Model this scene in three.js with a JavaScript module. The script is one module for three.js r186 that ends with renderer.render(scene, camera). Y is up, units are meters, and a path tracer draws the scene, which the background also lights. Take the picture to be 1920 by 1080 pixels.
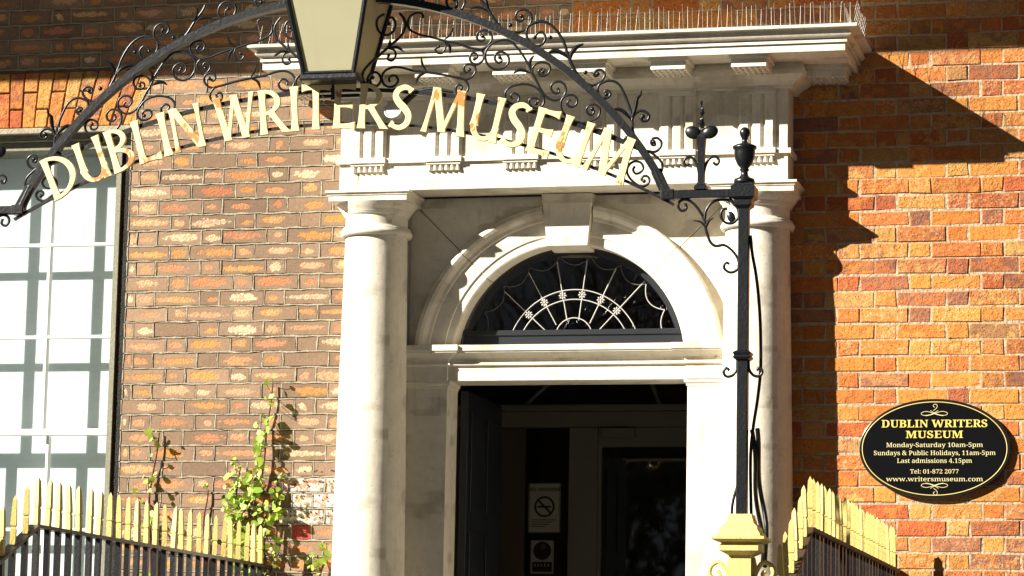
import * as THREE from 'three';
import { mergeGeometries } from 'three/addons/utils/BufferGeometryUtils.js';
import { RoundedBoxGeometry } from 'three/addons/geometries/RoundedBoxGeometry.js';



// ---------------------------------------------------------------- camera, sky, sun, exposure
const scene = new THREE.Scene();
const camera = new THREE.PerspectiveCamera(11.066, 16 / 9, 0.1, 400);
camera.position.set(3.3716, 1.75, 15);
camera.up.set(0.01552, 0.98935, 0.14471);
camera.lookAt(3.3716 - 0.234851, 1.75 + 0.144286, 15 - 0.961263);
const SUN = new THREE.Vector3(-1.366, 0.895, 1).normalize();
const sun = new THREE.DirectionalLight(new THREE.Color(1, 0.93, 0.80), 5);
sun.position.copy(SUN).multiplyScalar(40).add(new THREE.Vector3(0, 3, 0));
sun.target.position.set(0, 3, 0);
sun.castShadow = true;
sun.shadow.mapSize.set(4096, 4096);
Object.assign(sun.shadow.camera, { left: -8, right: 8, top: 8, bottom: -8, near: 1, far: 90 });
scene.add(sun, sun.target);
const renderer = new THREE.WebGLRenderer({ antialias: true });
renderer.toneMapping = THREE.LinearToneMapping;
renderer.toneMappingExposure = 2.85;
renderer.shadowMap.enabled = true;
const SKY_GAIN = 0.024;
{ // clear spring sky with a few thin clouds
  const w = 512, h = 256, d = new Float32Array(w * h * 4);
  const hsh = (x, y) => { const s = Math.sin(x * 127.1 + y * 311.7) * 43758.5453; return s - Math.floor(s); };
  const vn = (x, y) => { const xi = Math.floor(x), yi = Math.floor(y), u = x - xi, v = y - yi, a = u * u * (3 - 2 * u), b = v * v * (3 - 2 * v);
    const m = (q) => ((q % 16) + 16) % 16;
    return (hsh(m(xi), yi) * (1 - a) + hsh(m(xi + 1), yi) * a) * (1 - b) + (hsh(m(xi), yi + 1) * (1 - a) + hsh(m(xi + 1), yi + 1) * a) * b; };
  for (let j = 0; j < h; j++) for (let i = 0; i < w; i++) {
    const el = (j + 0.5) / h * Math.PI - Math.PI / 2, t = Math.max(0, Math.sin(el));
    const hz = Math.exp(-t * 8); let c = [0.20 + 3.2 * hz, 0.34 + 3.4 * hz, 0.66 + 3.5 * hz];
    const n = vn(i / w * 16, j / 20) * 0.6 + vn(i / w * 32, j / 9 + 7) * 0.4, cl = Math.max(0, Math.min(1, (n - 0.55) * 4)) * 0.7;
    c = c.map((q) => q + (1.1 - q) * cl * (1 - hz));
    if (el < 0) c = [0.2, 0.19, 0.17];
    const o = (j * w + i) * 4; d[o] = c[0] * SKY_GAIN; d[o + 1] = c[1] * SKY_GAIN; d[o + 2] = c[2] * SKY_GAIN; d[o + 3] = 1;
  }
  const t = new THREE.DataTexture(d, w, h, THREE.RGBAFormat, THREE.FloatType);
  t.mapping = THREE.EquirectangularReflectionMapping; t.magFilter = t.minFilter = THREE.LinearFilter; t.wrapS = THREE.RepeatWrapping; t.needsUpdate = true;
  scene.background = t; scene.environment = t;
}

// ---------------------------------------------------------------- helpers
let seed = 7;
const rnd = () => { seed = (seed + 0x6D2B79F5) | 0; let t = Math.imul(seed ^ (seed >>> 15), 1 | seed); t = (t + Math.imul(t ^ (t >>> 7), 61 | t)) ^ t; return ((t ^ (t >>> 14)) >>> 0) / 4294967296; };
const rr = (a, b) => a + (b - a) * rnd();
const lerp = (a, b, t) => a + (b - a) * t;
const clamp = (x, a = 0, b = 1) => Math.max(a, Math.min(b, x));
const sst = (a, b, x) => { const t = clamp((x - a) / (b - a)); return t * t * (3 - 2 * t); };
const NT = new Float32Array(65536); { const s0 = seed; seed = 99; for (let i = 0; i < 65536; i++) NT[i] = rnd(); seed = s0; }
const vnoise = (x, y, p = 256) => { const xi = Math.floor(x), yi = Math.floor(y), u = x - xi, v = y - yi, a = u * u * (3 - 2 * u), b = v * v * (3 - 2 * v);
  const X0 = ((xi % p) + p) % p, X1 = (X0 + 1) % p, Y0 = ((yi % p) + p) % p, Y1 = (Y0 + 1) % p;
  const g = (q, r) => NT[(q & 255) + ((r & 255) << 8)];
  return (g(X0, Y0) * (1 - a) + g(X1, Y0) * a) * (1 - b) + (g(X0, Y1) * (1 - a) + g(X1, Y1) * a) * b; };
const fbm = (x, y, o = 4, p = 256) => { let s = 0, a = 0.5, n = 0; for (let i = 0; i < o; i++) { s += a * vnoise(x, y, Math.min(256, p)); n += a; x = x * 2 + 17 * 0; y *= 2; p *= 2; a *= 0.5; } return s / n; };
const s8 = (l) => Math.round(255 * clamp(l <= 0.0031308 ? l * 12.92 : 1.055 * Math.pow(l, 1 / 2.4) - 0.055));
function tex(w, h, fn, srgb = true) {
  const d = new Uint8Array(w * h * 4);
  for (let j = 0; j < h; j++) for (let i = 0; i < w; i++) { const c = fn(i, j), o = (j * w + i) * 4;
    if (srgb) { d[o] = s8(c[0]); d[o + 1] = s8(c[1]); d[o + 2] = s8(c[2]); } else { d[o] = d[o + 1] = d[o + 2] = Math.round(255 * clamp(c)); } d[o + 3] = 255; }
  const t = new THREE.DataTexture(d, w, h); t.wrapS = t.wrapT = THREE.RepeatWrapping; t.magFilter = THREE.LinearFilter; t.minFilter = THREE.LinearMipmapLinearFilter; t.generateMipmaps = true;
  if (srgb) t.colorSpace = THREE.SRGBColorSpace; t.needsUpdate = true; return t;
}
const used = {};
const numbered = (n) => { if (used[n] === undefined) { used[n] = 0; return n; } used[n]++; return n + '_' + String(used[n]).padStart(3, '0'); };
function boxUV(g) { // uv in metres, by the dominant axis of each triangle
  const p = g.attributes.position, uv = new Float32Array(p.count * 2), a = new THREE.Vector3(), b = new THREE.Vector3(), c = new THREE.Vector3(), n = new THREE.Vector3();
  for (let i = 0; i < p.count; i += 3) {
    a.fromBufferAttribute(p, i); b.fromBufferAttribute(p, i + 1); c.fromBufferAttribute(p, i + 2);
    n.crossVectors(b.clone().sub(a), c.clone().sub(a)); const ax = Math.abs(n.x), ay = Math.abs(n.y), az = Math.abs(n.z);
    [a, b, c].forEach((v, k) => { const q = az >= ax && az >= ay ? [v.x, v.y] : ax >= ay ? [v.z + 3.7, v.y] : [v.x, v.z + 1.9]; uv[(i + k) * 2] = q[0]; uv[(i + k) * 2 + 1] = q[1]; });
  }
  g.setAttribute('uv', new THREE.BufferAttribute(uv, 2)); return g;
}
function prep(g, keepUV) {
  if (g.index) g = g.toNonIndexed();
  for (const k of Object.keys(g.attributes)) if (!['position', 'normal', 'uv'].includes(k)) g.deleteAttribute(k);
  if (!g.attributes.normal) g.computeVertexNormals();
  if (!keepUV || !g.attributes.uv) boxUV(g);
  return g;
}
function geo(list, keepUV) { list = (Array.isArray(list) ? list : [list]).map((g) => prep(g, keepUV)); return list.length > 1 ? mergeGeometries(list) : list[0]; }
function mk(name, list, mat, parent, keepUV) {
  const m = new THREE.Mesh(geo(list, keepUV), mat); m.name = parent ? name : numbered(name); m.castShadow = m.receiveShadow = true; (parent || scene).add(m); return m;
}
function tag(o, label, category, group) { o.userData.label = label; o.userData.category = category; if (group) o.userData.group = group; return o; }
function thing(name, label, category, pos = [0, 0, 0], group) { const g = new THREE.Group(); g.name = numbered(name); g.position.set(...pos); scene.add(g); return tag(g, label, category, group); }
function structure(name, list, mat) { const m = mk(name, list, mat); m.userData.kind = 'structure'; return m; }
const box = (x0, x1, y0, y1, z0, z1) => new THREE.BoxGeometry(x1 - x0, y1 - y0, z1 - z0).translate((x0 + x1) / 2, (y0 + y1) / 2, (z0 + z1) / 2);
const rbox = (x0, x1, y0, y1, z0, z1, r = 0.004) => new RoundedBoxGeometry(x1 - x0, y1 - y0, z1 - z0, 2, r).translate((x0 + x1) / 2, (y0 + y1) / 2, (z0 + z1) / 2);
function quadsGeo(q) { // list of quads (4 corner arrays), flat shaded
  const v = []; for (const [a, b, c, d] of q) v.push(...a, ...b, ...c, ...a, ...c, ...d);
  const g = new THREE.BufferGeometry(); g.setAttribute('position', new THREE.Float32BufferAttribute(v, 3)); g.computeVertexNormals(); return g;
}
// moulding: profile [projection, y] swept round the front and two returns of a block (half width W about cx, front z Z, back z zb)
function sweepU(profile, cx, W, Z, zb, ends = true) {
  const q = []; const ring = ([d, y]) => [[cx - W - d, y, zb], [cx - W - d, y, Z + d], [cx + W + d, y, Z + d], [cx + W + d, y, zb]];
  for (let i = 0; i < profile.length - 1; i++) { const a = ring(profile[i]), b = ring(profile[i + 1]); for (let k = 0; k < 3; k++) q.push([a[k], a[k + 1], b[k + 1], b[k]]); }
  if (ends) { const a = ring(profile[0]), b = ring(profile[profile.length - 1]); q.push([a[3], a[2], a[1], a[0]], [b[0], b[1], b[2], b[3]]); }
  return quadsGeo(q);
}
// profile [r, z] swept round an arc about (0, cy)
function sweepArc(profile, cy, a0, a1, n, caps = true) {
  const q = []; const pt = ([r, z], a) => [r * Math.cos(a), cy + r * Math.sin(a), z];
  for (let i = 0; i < n; i++) { const A = lerp(a0, a1, i / n), B = lerp(a0, a1, (i + 1) / n); for (let k = 0; k < profile.length - 1; k++) q.push([pt(profile[k], A), pt(profile[k], B), pt(profile[k + 1], B), pt(profile[k + 1], A)]); }
  if (caps) for (const [A, s] of [[a0, 1], [a1, -1]]) for (let k = 1; k < profile.length - 2; k++) { const f = [pt(profile[0], A), pt(profile[k], A), pt(profile[k + 1], A), pt(profile[k + 1], A)]; q.push(s > 0 ? f : f.reverse()); }
  return quadsGeo(q);
}
const V = (x, y, z) => new THREE.Vector3(x, y, z);
const curve2 = (pts, z = 0, closed = false) => { const p = []; for (let i = 0; i < pts.length; i += 2) p.push(V(pts[i], pts[i + 1], z)); return new THREE.CatmullRomCurve3(p, closed, 'centripetal'); };
function tube(c, r, seg, rad = 6, taper) { // tube with optional taper(t)
  const g = new THREE.TubeGeometry(c, seg, r, rad, false);
  if (taper) { const p = g.attributes.position, q = new THREE.Vector3(); for (let i = 0; i <= seg; i++) { const c0 = c.getPointAt(i / seg), f = taper(i / seg); for (let j = 0; j <= rad; j++) { const k = i * (rad + 1) + j; q.fromBufferAttribute(p, k).sub(c0).multiplyScalar(f).add(c0); p.setXYZ(k, q.x, q.y, q.z); } } g.computeVertexNormals(); }
  return g;
}
const bar = (a, b, r, rad = 6) => { const d = b.clone().sub(a); return new THREE.CylinderGeometry(r, r, d.length(), rad).applyQuaternion(new THREE.Quaternion().setFromUnitVectors(V(0, 1, 0), d.clone().normalize())).translate((a.x + b.x) / 2, (a.y + b.y) / 2, (a.z + b.z) / 2); };
const ball = (x, y, z, r, s = 10) => new THREE.SphereGeometry(r, s, Math.round(s * 0.7)).translate(x, y, z);
const sq = (pts, seg = 4) => { const g = new THREE.LatheGeometry(pts.map(([r, y]) => new THREE.Vector2(Math.max(r, 0.0001) * Math.SQRT2, y)), seg, Math.PI / 4).toNonIndexed(); g.computeVertexNormals(); return g; };

// ---------------------------------------------------------------- materials
const std = (o) => new THREE.MeshStandardMaterial(o);
const rgb = (r, g, b) => new THREE.Color().setRGB(r, g, b);
const rep = (t, s) => { const c = t.clone(); c.repeat.set(s, s); c.needsUpdate = true; return c; };
const M = {};
{
  // limestone of the doorcase: grain, pits, patches of grey weathering
  const N = 1024;
  const st = tex(N, N, (i, j) => { const x = i / N, y = j / N, a = fbm(x * 6, y * 6, 5, 6), b = fbm(x * 40, y * 40, 3, 40), g = fbm(x * 5 + 3, y * 9 + 8, 5, 5 * 1), pit = vnoise(x * 170, y * 170, 170) > 0.93 ? 0.72 : 1;
    const w = sst(0.54, 0.70, g) * 0.62, t = (0.84 + 0.22 * a + 0.16 * (b - 0.5)) * pit; const dr = sst(0.6, 0.72, fbm(x * 34, y * 3 + 5, 4, 34)) * 0.2; return [lerp(0.77, 0.46, w + dr) * t, lerp(0.715, 0.41, w + dr) * t, lerp(0.60, 0.32, w + dr) * t]; });
  const sb = tex(N, N, (i, j) => { const x = i / N, y = j / N; return 0.45 * fbm(x * 60, y * 60, 3, 60) + 0.4 * fbm(x * 12, y * 12, 3, 12) + (vnoise(x * 170, y * 170, 170) > 0.93 ? -0.1 : 0.15); }, false);
  M.stone = std({ map: rep(st, 0.9), bumpMap: rep(sb, 0.9), bumpScale: 0.0016, roughness: 0.85 });
  // joints and mortar
  const mo = (a, b) => tex(512, 512, (i, j) => { const x = i / 512, y = j / 512, t = fbm(x * 24, y * 24, 4, 24), u = 0.8 + 0.4 * vnoise(x * 200, y * 200, 200); return a.map((q, k) => lerp(q, b[k], t) * u); });
  const mb = tex(512, 512, (i, j) => fbm(i / 512 * 50, j / 512 * 50, 4, 50), false);
  M.greyMortar = std({ map: rep(mo([0.26, 0.235, 0.172], [0.37, 0.345, 0.262]), 1.7), bumpMap: rep(mb, 1.7), bumpScale: 0.004, roughness: 0.95 });
  M.paleMortar = std({ map: rep(mo([0.26, 0.185, 0.12], [0.50, 0.40, 0.28]), 1.7), bumpMap: rep(mb, 1.7), bumpScale: 0.006, roughness: 0.95 });
  M.brownFill = std({ map: rep(mo([0.14, 0.09, 0.06], [0.20, 0.14, 0.095]), 1.7), bumpMap: rep(mb, 1.7), bumpScale: 0.004, roughness: 0.95 });
  // iron paint with small chips
  const ir = tex(512, 512, (i, j) => { const x = i / 512, y = j / 512, c = vnoise(x * 90, y * 90, 90) * 0.6 + vnoise(x * 220, y * 220, 220) * 0.4, g = sst(0.88, 0.93, c), t = 0.7 + 0.6 * fbm(x * 14, y * 14, 3, 14); return [lerp(0.0055 * t, 0.16, g), lerp(0.0065 * t, 0.155, g), lerp(0.009 * t, 0.15, g)]; });
  M.iron = std({ map: rep(ir, 2.2), bumpMap: rep(mb, 2.2), bumpScale: 0.0008, roughness: 0.34 });
  M.ironPlain = std({ color: rgb(0.006, 0.007, 0.009), roughness: 0.32 });
  M.rustIron = std({ color: rgb(0.045, 0.022, 0.012), roughness: 0.7 });
  // gilded letters with rust breaking through
  const go = tex(1024, 512, (i, j) => { const x = i / 1024, y = j / 512, g = fbm(x * 9 + 2, y * 7, 5, 9), s = vnoise(x * 120, y * 60, 120) * 0.25, r = sst(0.73, 0.80, g + s * 0.5), t = 0.9 + 0.2 * fbm(x * 30, y * 15, 3, 30); return [lerp(0.76, 0.42, r) * t, lerp(0.62, 0.17, r) * t, lerp(0.31, 0.03, r) * t]; });
  M.gilt = std({ map: rep(go, 1.3), roughness: 0.5 });
  M.giltEdge = std({ color: rgb(0.5, 0.36, 0.06), roughness: 0.5 });
  const ye = tex(512, 512, (i, j) => { const x = i / 512, y = j / 512, t = 0.85 + 0.3 * fbm(x * 20, y * 20, 4, 20), c = sst(0.74, 0.8, fbm(x * 34 + 5, y * 34, 3, 34)) * 0.5; return [lerp(0.66, 0.26, c) * t, lerp(0.52, 0.17, c) * t, lerp(0.17, 0.045, c) * t]; });
  M.yellow = std({ map: rep(ye, 3), bumpMap: rep(mb, 3), bumpScale: 0.0015, roughness: 0.5 });
  M.lampGlass = new THREE.MeshPhysicalMaterial({ color: rgb(0.50, 0.48, 0.30), roughness: 0.6, transmission: 0.4, thickness: 0 });
  M.olive = std({ map: rep(mo([0.16, 0.16, 0.115], [0.24, 0.235, 0.175]), 2.3), bumpMap: rep(mb, 2.3), bumpScale: 0.002, roughness: 0.8 });
  M.whitePaint = std({ color: rgb(0.80, 0.80, 0.77), roughness: 0.55 });
  M.darkBead = std({ map: rep(mo([0.008, 0.007, 0.007], [0.03, 0.026, 0.022]), 3.1), bumpMap: rep(mb, 3.1), bumpScale: 0.006, roughness: 0.95 });
  M.blind = new THREE.MeshPhysicalMaterial({ transmission: 0.42, thickness: 0, map: rep(tex(256, 256, (i, j) => { const t = 0.96 + 0.06 * vnoise(i / 9, j / 256 * 120, 120); return [0.88 * t, 0.91 * t, 0.92 * t]; }), 0.9), roughness: 0.9 });
  M.glass = new THREE.MeshPhysicalMaterial({ color: rgb(0.97, 1, 1), roughness: 0.02, transmission: 1, thickness: 0, ior: 1.5 });
  M.darkGlass = new THREE.MeshPhysicalMaterial({ color: rgb(0.85, 0.9, 0.9), roughness: 0.015, transmission: 1, thickness: 0, ior: 2.1 });
  M.darkLead = std({ color: rgb(0.09, 0.088, 0.08), roughness: 0.6 });
  M.lead = std({ color: rgb(0.44, 0.43, 0.41), roughness: 0.55 });
  M.darkPaint = std({ color: rgb(0.014, 0.017, 0.022), roughness: 0.35 });
  M.innerPaint = std({ color: rgb(0.22, 0.21, 0.17), roughness: 0.6 });
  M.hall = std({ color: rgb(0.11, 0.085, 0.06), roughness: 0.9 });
  M.steel = std({ color: rgb(0.40, 0.39, 0.37), roughness: 0.45, metalness: 0.7 });
  M.greyMetal = std({ color: rgb(0.45, 0.47, 0.50), roughness: 0.5 });
  M.rubber = std({ color: rgb(0.012, 0.012, 0.013), roughness: 0.6 });
  M.leaf = new THREE.MeshPhysicalMaterial({ color: rgb(0.26, 0.42, 0.04), roughness: 0.5, transmission: 0.35, thickness: 0 });
  M.leafYoung = new THREE.MeshPhysicalMaterial({ color: rgb(0.42, 0.54, 0.06), roughness: 0.5, transmission: 0.35, thickness: 0 });
  M.stem = std({ color: rgb(0.12, 0.05, 0.03), roughness: 0.8 });
  M.evergreen = std({ color: rgb(0.03, 0.05, 0.02), roughness: 0.8 });
  M.bark = std({ color: rgb(0.05, 0.042, 0.035), roughness: 0.9 });
  M.pavement = std({ map: rep(mo([0.045, 0.044, 0.042], [0.085, 0.083, 0.08]), 0.6), bumpMap: rep(mb, 0.8), bumpScale: 0.004, roughness: 0.9 });
  M.asphalt = std({ map: rep(mo([0.04, 0.04, 0.042], [0.07, 0.07, 0.07]), 0.6), roughness: 0.9 });
}
// ---------------------------------------------------------------- brick faces (grain, spalled hearts, lime smears) as two atlases
const TILE = { sw: 128, hw: 64, h: 48, N: 1024, sRows: 12 };
function atlas(design) {
  const S = [], H = []; for (let k = 0; k < 96; k++) S.push(design(false, k)); for (let k = 0; k < 144; k++) H.push(design(true, k));
  const N = TILE.N, hg = new Float32Array(N * N);
  const at = (i, j) => { const row = Math.floor(j / TILE.h); if (row >= 21) return null; const st = row < TILE.sRows, w = st ? TILE.sw : TILE.hw, col = Math.floor(i / w); return { t: st ? S[row * 8 + col] : H[(row - TILE.sRows) * 16 + col], u: (i - col * w + 0.5) / w, v: (j - row * TILE.h + 0.5) / TILE.h, asp: st ? 2.9 : 1.35 }; };
  const map = tex(N, N, (i, j) => { const q = at(i, j); if (!q) return [0, 0, 0]; const [c, h] = q.t(q.u, q.v, q.asp); hg[j * N + i] = h; return c; });
  const bump = tex(N, N, (i, j) => hg[j * N + i], false);
  return { map, bump };
}
const mix3 = (a, b, t) => [lerp(a[0], b[0], t), lerp(a[1], b[1], t), lerp(a[2], b[2], t)];
const pick = (a) => a[Math.floor(rnd() * a.length)];
// old brown wall: faces smeared with brown-grey lime, the brick showing through in a ragged patch
const smeared = atlas((head, k) => {
  const ox = rr(0, 200), oy = rr(0, 200), hearts = [[0.48, 0.20, 0.06], [0.52, 0.22, 0.05], [0.50, 0.27, 0.16], [0.48, 0.20, 0.10], [0.54, 0.43, 0.28], [0.52, 0.30, 0.17], [0.44, 0.16, 0.07], [0.50, 0.21, 0.09], [0.53, 0.26, 0.10]];
  const c1 = pick(hearts), c2 = mix3(pick(hearts), c1, 0.4), cu = rr(0.36, 0.64), cv = rr(0.42, 0.6), ru = rr(0.2, 0.44), rv = rr(0.15, 0.30), none = rnd() < 0.1, tone = rr(0.85, 1.2);
  const white = head ? k >= 141 : k >= 92, red = head && k === 140, two = rnd() < 0.3, cu2 = rr(0.15, 0.85);
  return (u, v, asp) => {
    const x = u * asp, n = fbm(x * 4 + ox, v * 4 + oy, 4), n2 = fbm(x * 11 + oy, v * 11 + ox, 3), g = fbm(x * 26 + ox, v * 26, 2);
    let e = ((u - cu) / ru) ** 2 + ((v - cv) / rv) ** 2 + (n - 0.5) * 2.2 + (n2 - 0.5) * 1.7; if (two) e = Math.min(e, ((u - cu2) / 0.13) ** 2 + ((v - cv) / 0.2) ** 2 + (n2 - 0.5) * 2.5 + 0.1);
    let m = none ? 0 : sst(1.3, 0.7, e); if (red) m = 1;
    let base = mix3([0.19, 0.116, 0.072], [0.27, 0.18, 0.118], n2); base = base.map((q) => q * tone * (0.8 + 0.4 * g));
    let hc = mix3(c1, c2, sst(0.4, 0.65, n2)).map((q) => q * (0.72 + 0.56 * g)); if (red) hc = [0.40 * (0.8 + 0.4 * g), 0.06, 0.045];
    let c = mix3(base, hc, m), h = lerp(0.62 + 0.12 * n2, 0.18 + 0.5 * n2 + 0.25 * g, m);
    if (white) { const w = sst(0.36, 0.55, n * 0.7 + n2 * 0.3) * 0.7; c = mix3(c, [0.62, 0.58, 0.54], w); }
    return [c, clamp(h)];
  };
});
// orange wall: sound stock bricks, mottled orange, ochre, red and plum
const stock = atlas((head) => {
  const ox = rr(0, 200), oy = rr(0, 200), tones = [[0.45, 0.145, 0.022], [0.47, 0.17, 0.027], [0.42, 0.125, 0.022], [0.46, 0.22, 0.045], [0.45, 0.25, 0.07], [0.47, 0.19, 0.035], [0.36, 0.085, 0.024], [0.44, 0.125, 0.024], [0.27, 0.105, 0.05], [0.22, 0.085, 0.045], [0.40, 0.19, 0.065], [0.45, 0.17, 0.035]];
  const a = pick(tones), b = mix3(pick(tones), a, 0.35), lo = rr(0.36, 0.52), smooth = rr(0.25, 1.1), bloom = rnd() < 0.3 ? rr(0.3, 0.6) : 0;
  return (u, v, asp) => {
    const x = u * asp, n = fbm(x * 2.4 + ox, v * 2.4 + oy, 4), n2 = fbm(x * 9 + oy, v * 9 + ox, 4), g = fbm(x * 24 + ox, v * 24 + oy, 3), cr = Math.abs(fbm(x * 5 + 40 + ox, v * 7 + oy, 3) - 0.5);
    let c = mix3(a, b, sst(lo, lo + 0.16, n)).map((q) => q * (0.66 + 0.68 * g) * (0.85 + 0.3 * n2));
    c = mix3(c, [0.52, 0.36, 0.2], bloom * sst(0.55, 0.7, n2));
    const pit = sst(0.74, 0.8, fbm(x * 15 + oy, v * 15, 2)); c = c.map((q) => q * (1 - 0.45 * pit));
    const h = 0.55 + 1.1 * (n - 0.5) + smooth * (0.65 * (n2 - 0.5) + 0.3 * (g - 0.5) - 0.45 * sst(0.03, 0.0, cr)) - 0.35 * pit; return [c, clamp(h)];
  };
});
M.oldBrick = std({ map: smeared.map, bumpMap: smeared.bump, bumpScale: 0.006, roughness: 0.95 });
M.stockBrick = std({ map: stock.map, bumpMap: stock.bump, bumpScale: 0.0058, roughness: 0.9 });
// lighter and sootier firings, in drifts across the wall
const firing = (m) => [0.78, 0.9, 1, 1.12].map((k) => { const c = m.clone(); c.color.setRGB(k, k, k); return c; });
M.oldBricks = firing(M.oldBrick); M.stockBricks = firing(M.stockBrick);
const drift = (set, x, y) => set[clamp(Math.floor((fbm(x * 1.7 + 31, y * 1.3 + 12, 3) - 0.5) * 7 + 2 + rr(-0.7, 0.7)), 0, 3)];
// one brick: worn edges, uneven corners, its own face from the atlas
function brickGeo(x0, x1, y0, y1, zf, depth, tile, head, turned, jit = 0.0022) {
  const b = 0.0035, j = () => rr(-jit, jit), o = [[x0 + j(), y0 + j()], [x1 + j(), y0 + j()], [x1 + j(), y1 + j()], [x0 + j(), y1 + j()]], tz = [j(), j(), j(), j()].map((q) => q * 0.42);
  const cx = (x0 + x1) / 2, cy = (y0 + y1) / 2, inn = o.map(([x, y]) => [x + (x < cx ? b : -b), y + (y < cy ? b : -b)]);
  const F = inn.map(([x, y], k) => [x, y, zf + tz[k]]), E = o.map(([x, y], k) => [x, y, zf - b + tz[k]]), B = o.map(([x, y]) => [x, y, zf - depth]);
  const quads = [[F[0], F[1], F[2], F[3]]]; for (let k = 0; k < 4; k++) { const n = (k + 1) % 4; quads.push([E[k], E[n], F[n], F[k]], [B[k], B[n], E[n], E[k]]); }
  const g = quadsGeo(quads), p = g.attributes.position, uv = new Float32Array(p.count * 2);
  const w = head ? TILE.hw : TILE.sw, per = head ? 16 : 8, col = tile % per, row = Math.floor(tile / per) + (head ? TILE.sRows : 0);
  for (let i = 0; i < p.count; i++) { let u = clamp((p.getX(i) - x0) / (x1 - x0), 0.02, 0.98), v = clamp((p.getY(i) - y0) / (y1 - y0), 0.05, 0.95); if (turned) [u, v] = [v, u]; uv[i * 2] = (col * w + u * w) / TILE.N; uv[i * 2 + 1] = (row * TILE.h + v * TILE.h) / TILE.N; }
  g.setAttribute('uv', new THREE.BufferAttribute(uv, 2)); return g;
}
// ribbon of mortar with a wavering edge, standing proud of the bricks
function ribbon(x0, y0, x1, y1, w, zb, zf) {
  const L = Math.hypot(x1 - x0, y1 - y0), n = Math.max(2, Math.round(L / 0.035)), dx = (x1 - x0) / L, dy = (y1 - y0) / L, rows = [];
  for (let i = 0; i <= n; i++) { const t = i / n, wob = rr(-0.0026, 0.0026), a = w / 2 + rr(-0.0024, 0.0018), cx = lerp(x0, x1, t) - dy * wob, cy = lerp(y0, y1, t) + dx * wob, f = zf + rr(-0.0012, 0.0012);
    const off = (s, z) => [cx - dy * s, cy + dx * s, z]; rows.push([off(-a, zb), off(-a * 0.7, f), off(a * 0.7, f), off(a, zb)]); }
  const q = []; for (let i = 0; i < n; i++) for (let k = 0; k < 3; k++) q.push([rows[i][k], rows[i + 1][k], rows[i + 1][k + 1], rows[i][k + 1]].reverse());
  return quadsGeo(q);
}
// lay Flemish bond between x limits given per row; calls put(x0, x1, y0, y1, head, row)
function flemish(y0, y1, base, ch, ph, S, Hd, J, limits, put) {
  const per = S + Hd + 2 * J, r0 = Math.floor((y0 - base) / ch), r1 = Math.ceil((y1 - base) / ch);
  for (let r = r0; r < r1; r++) for (const [a, b] of limits(base + r * ch, base + (r + 1) * ch)) {
    let x = ph[((r % 2) + 2) % 2] - Hd / 2; x -= Math.ceil((x - a) / per + 1) * per; let head = true;
    while (x < b) { const w = head ? Hd : S; let p = Math.max(x, a), q = Math.min(x + w, b); if (q - p > 0.022) put(p, q, base + r * ch + J / 2, base + (r + 1) * ch - J / 2, head || (q - p) < 0.15, r); x += w + J; head = !head; }
  }
}
const FRAME = (x, y) => x > -3.35 && x < 2.5 && y > 2.36 && y < 5.72; // what the photograph shows of the front
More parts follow.
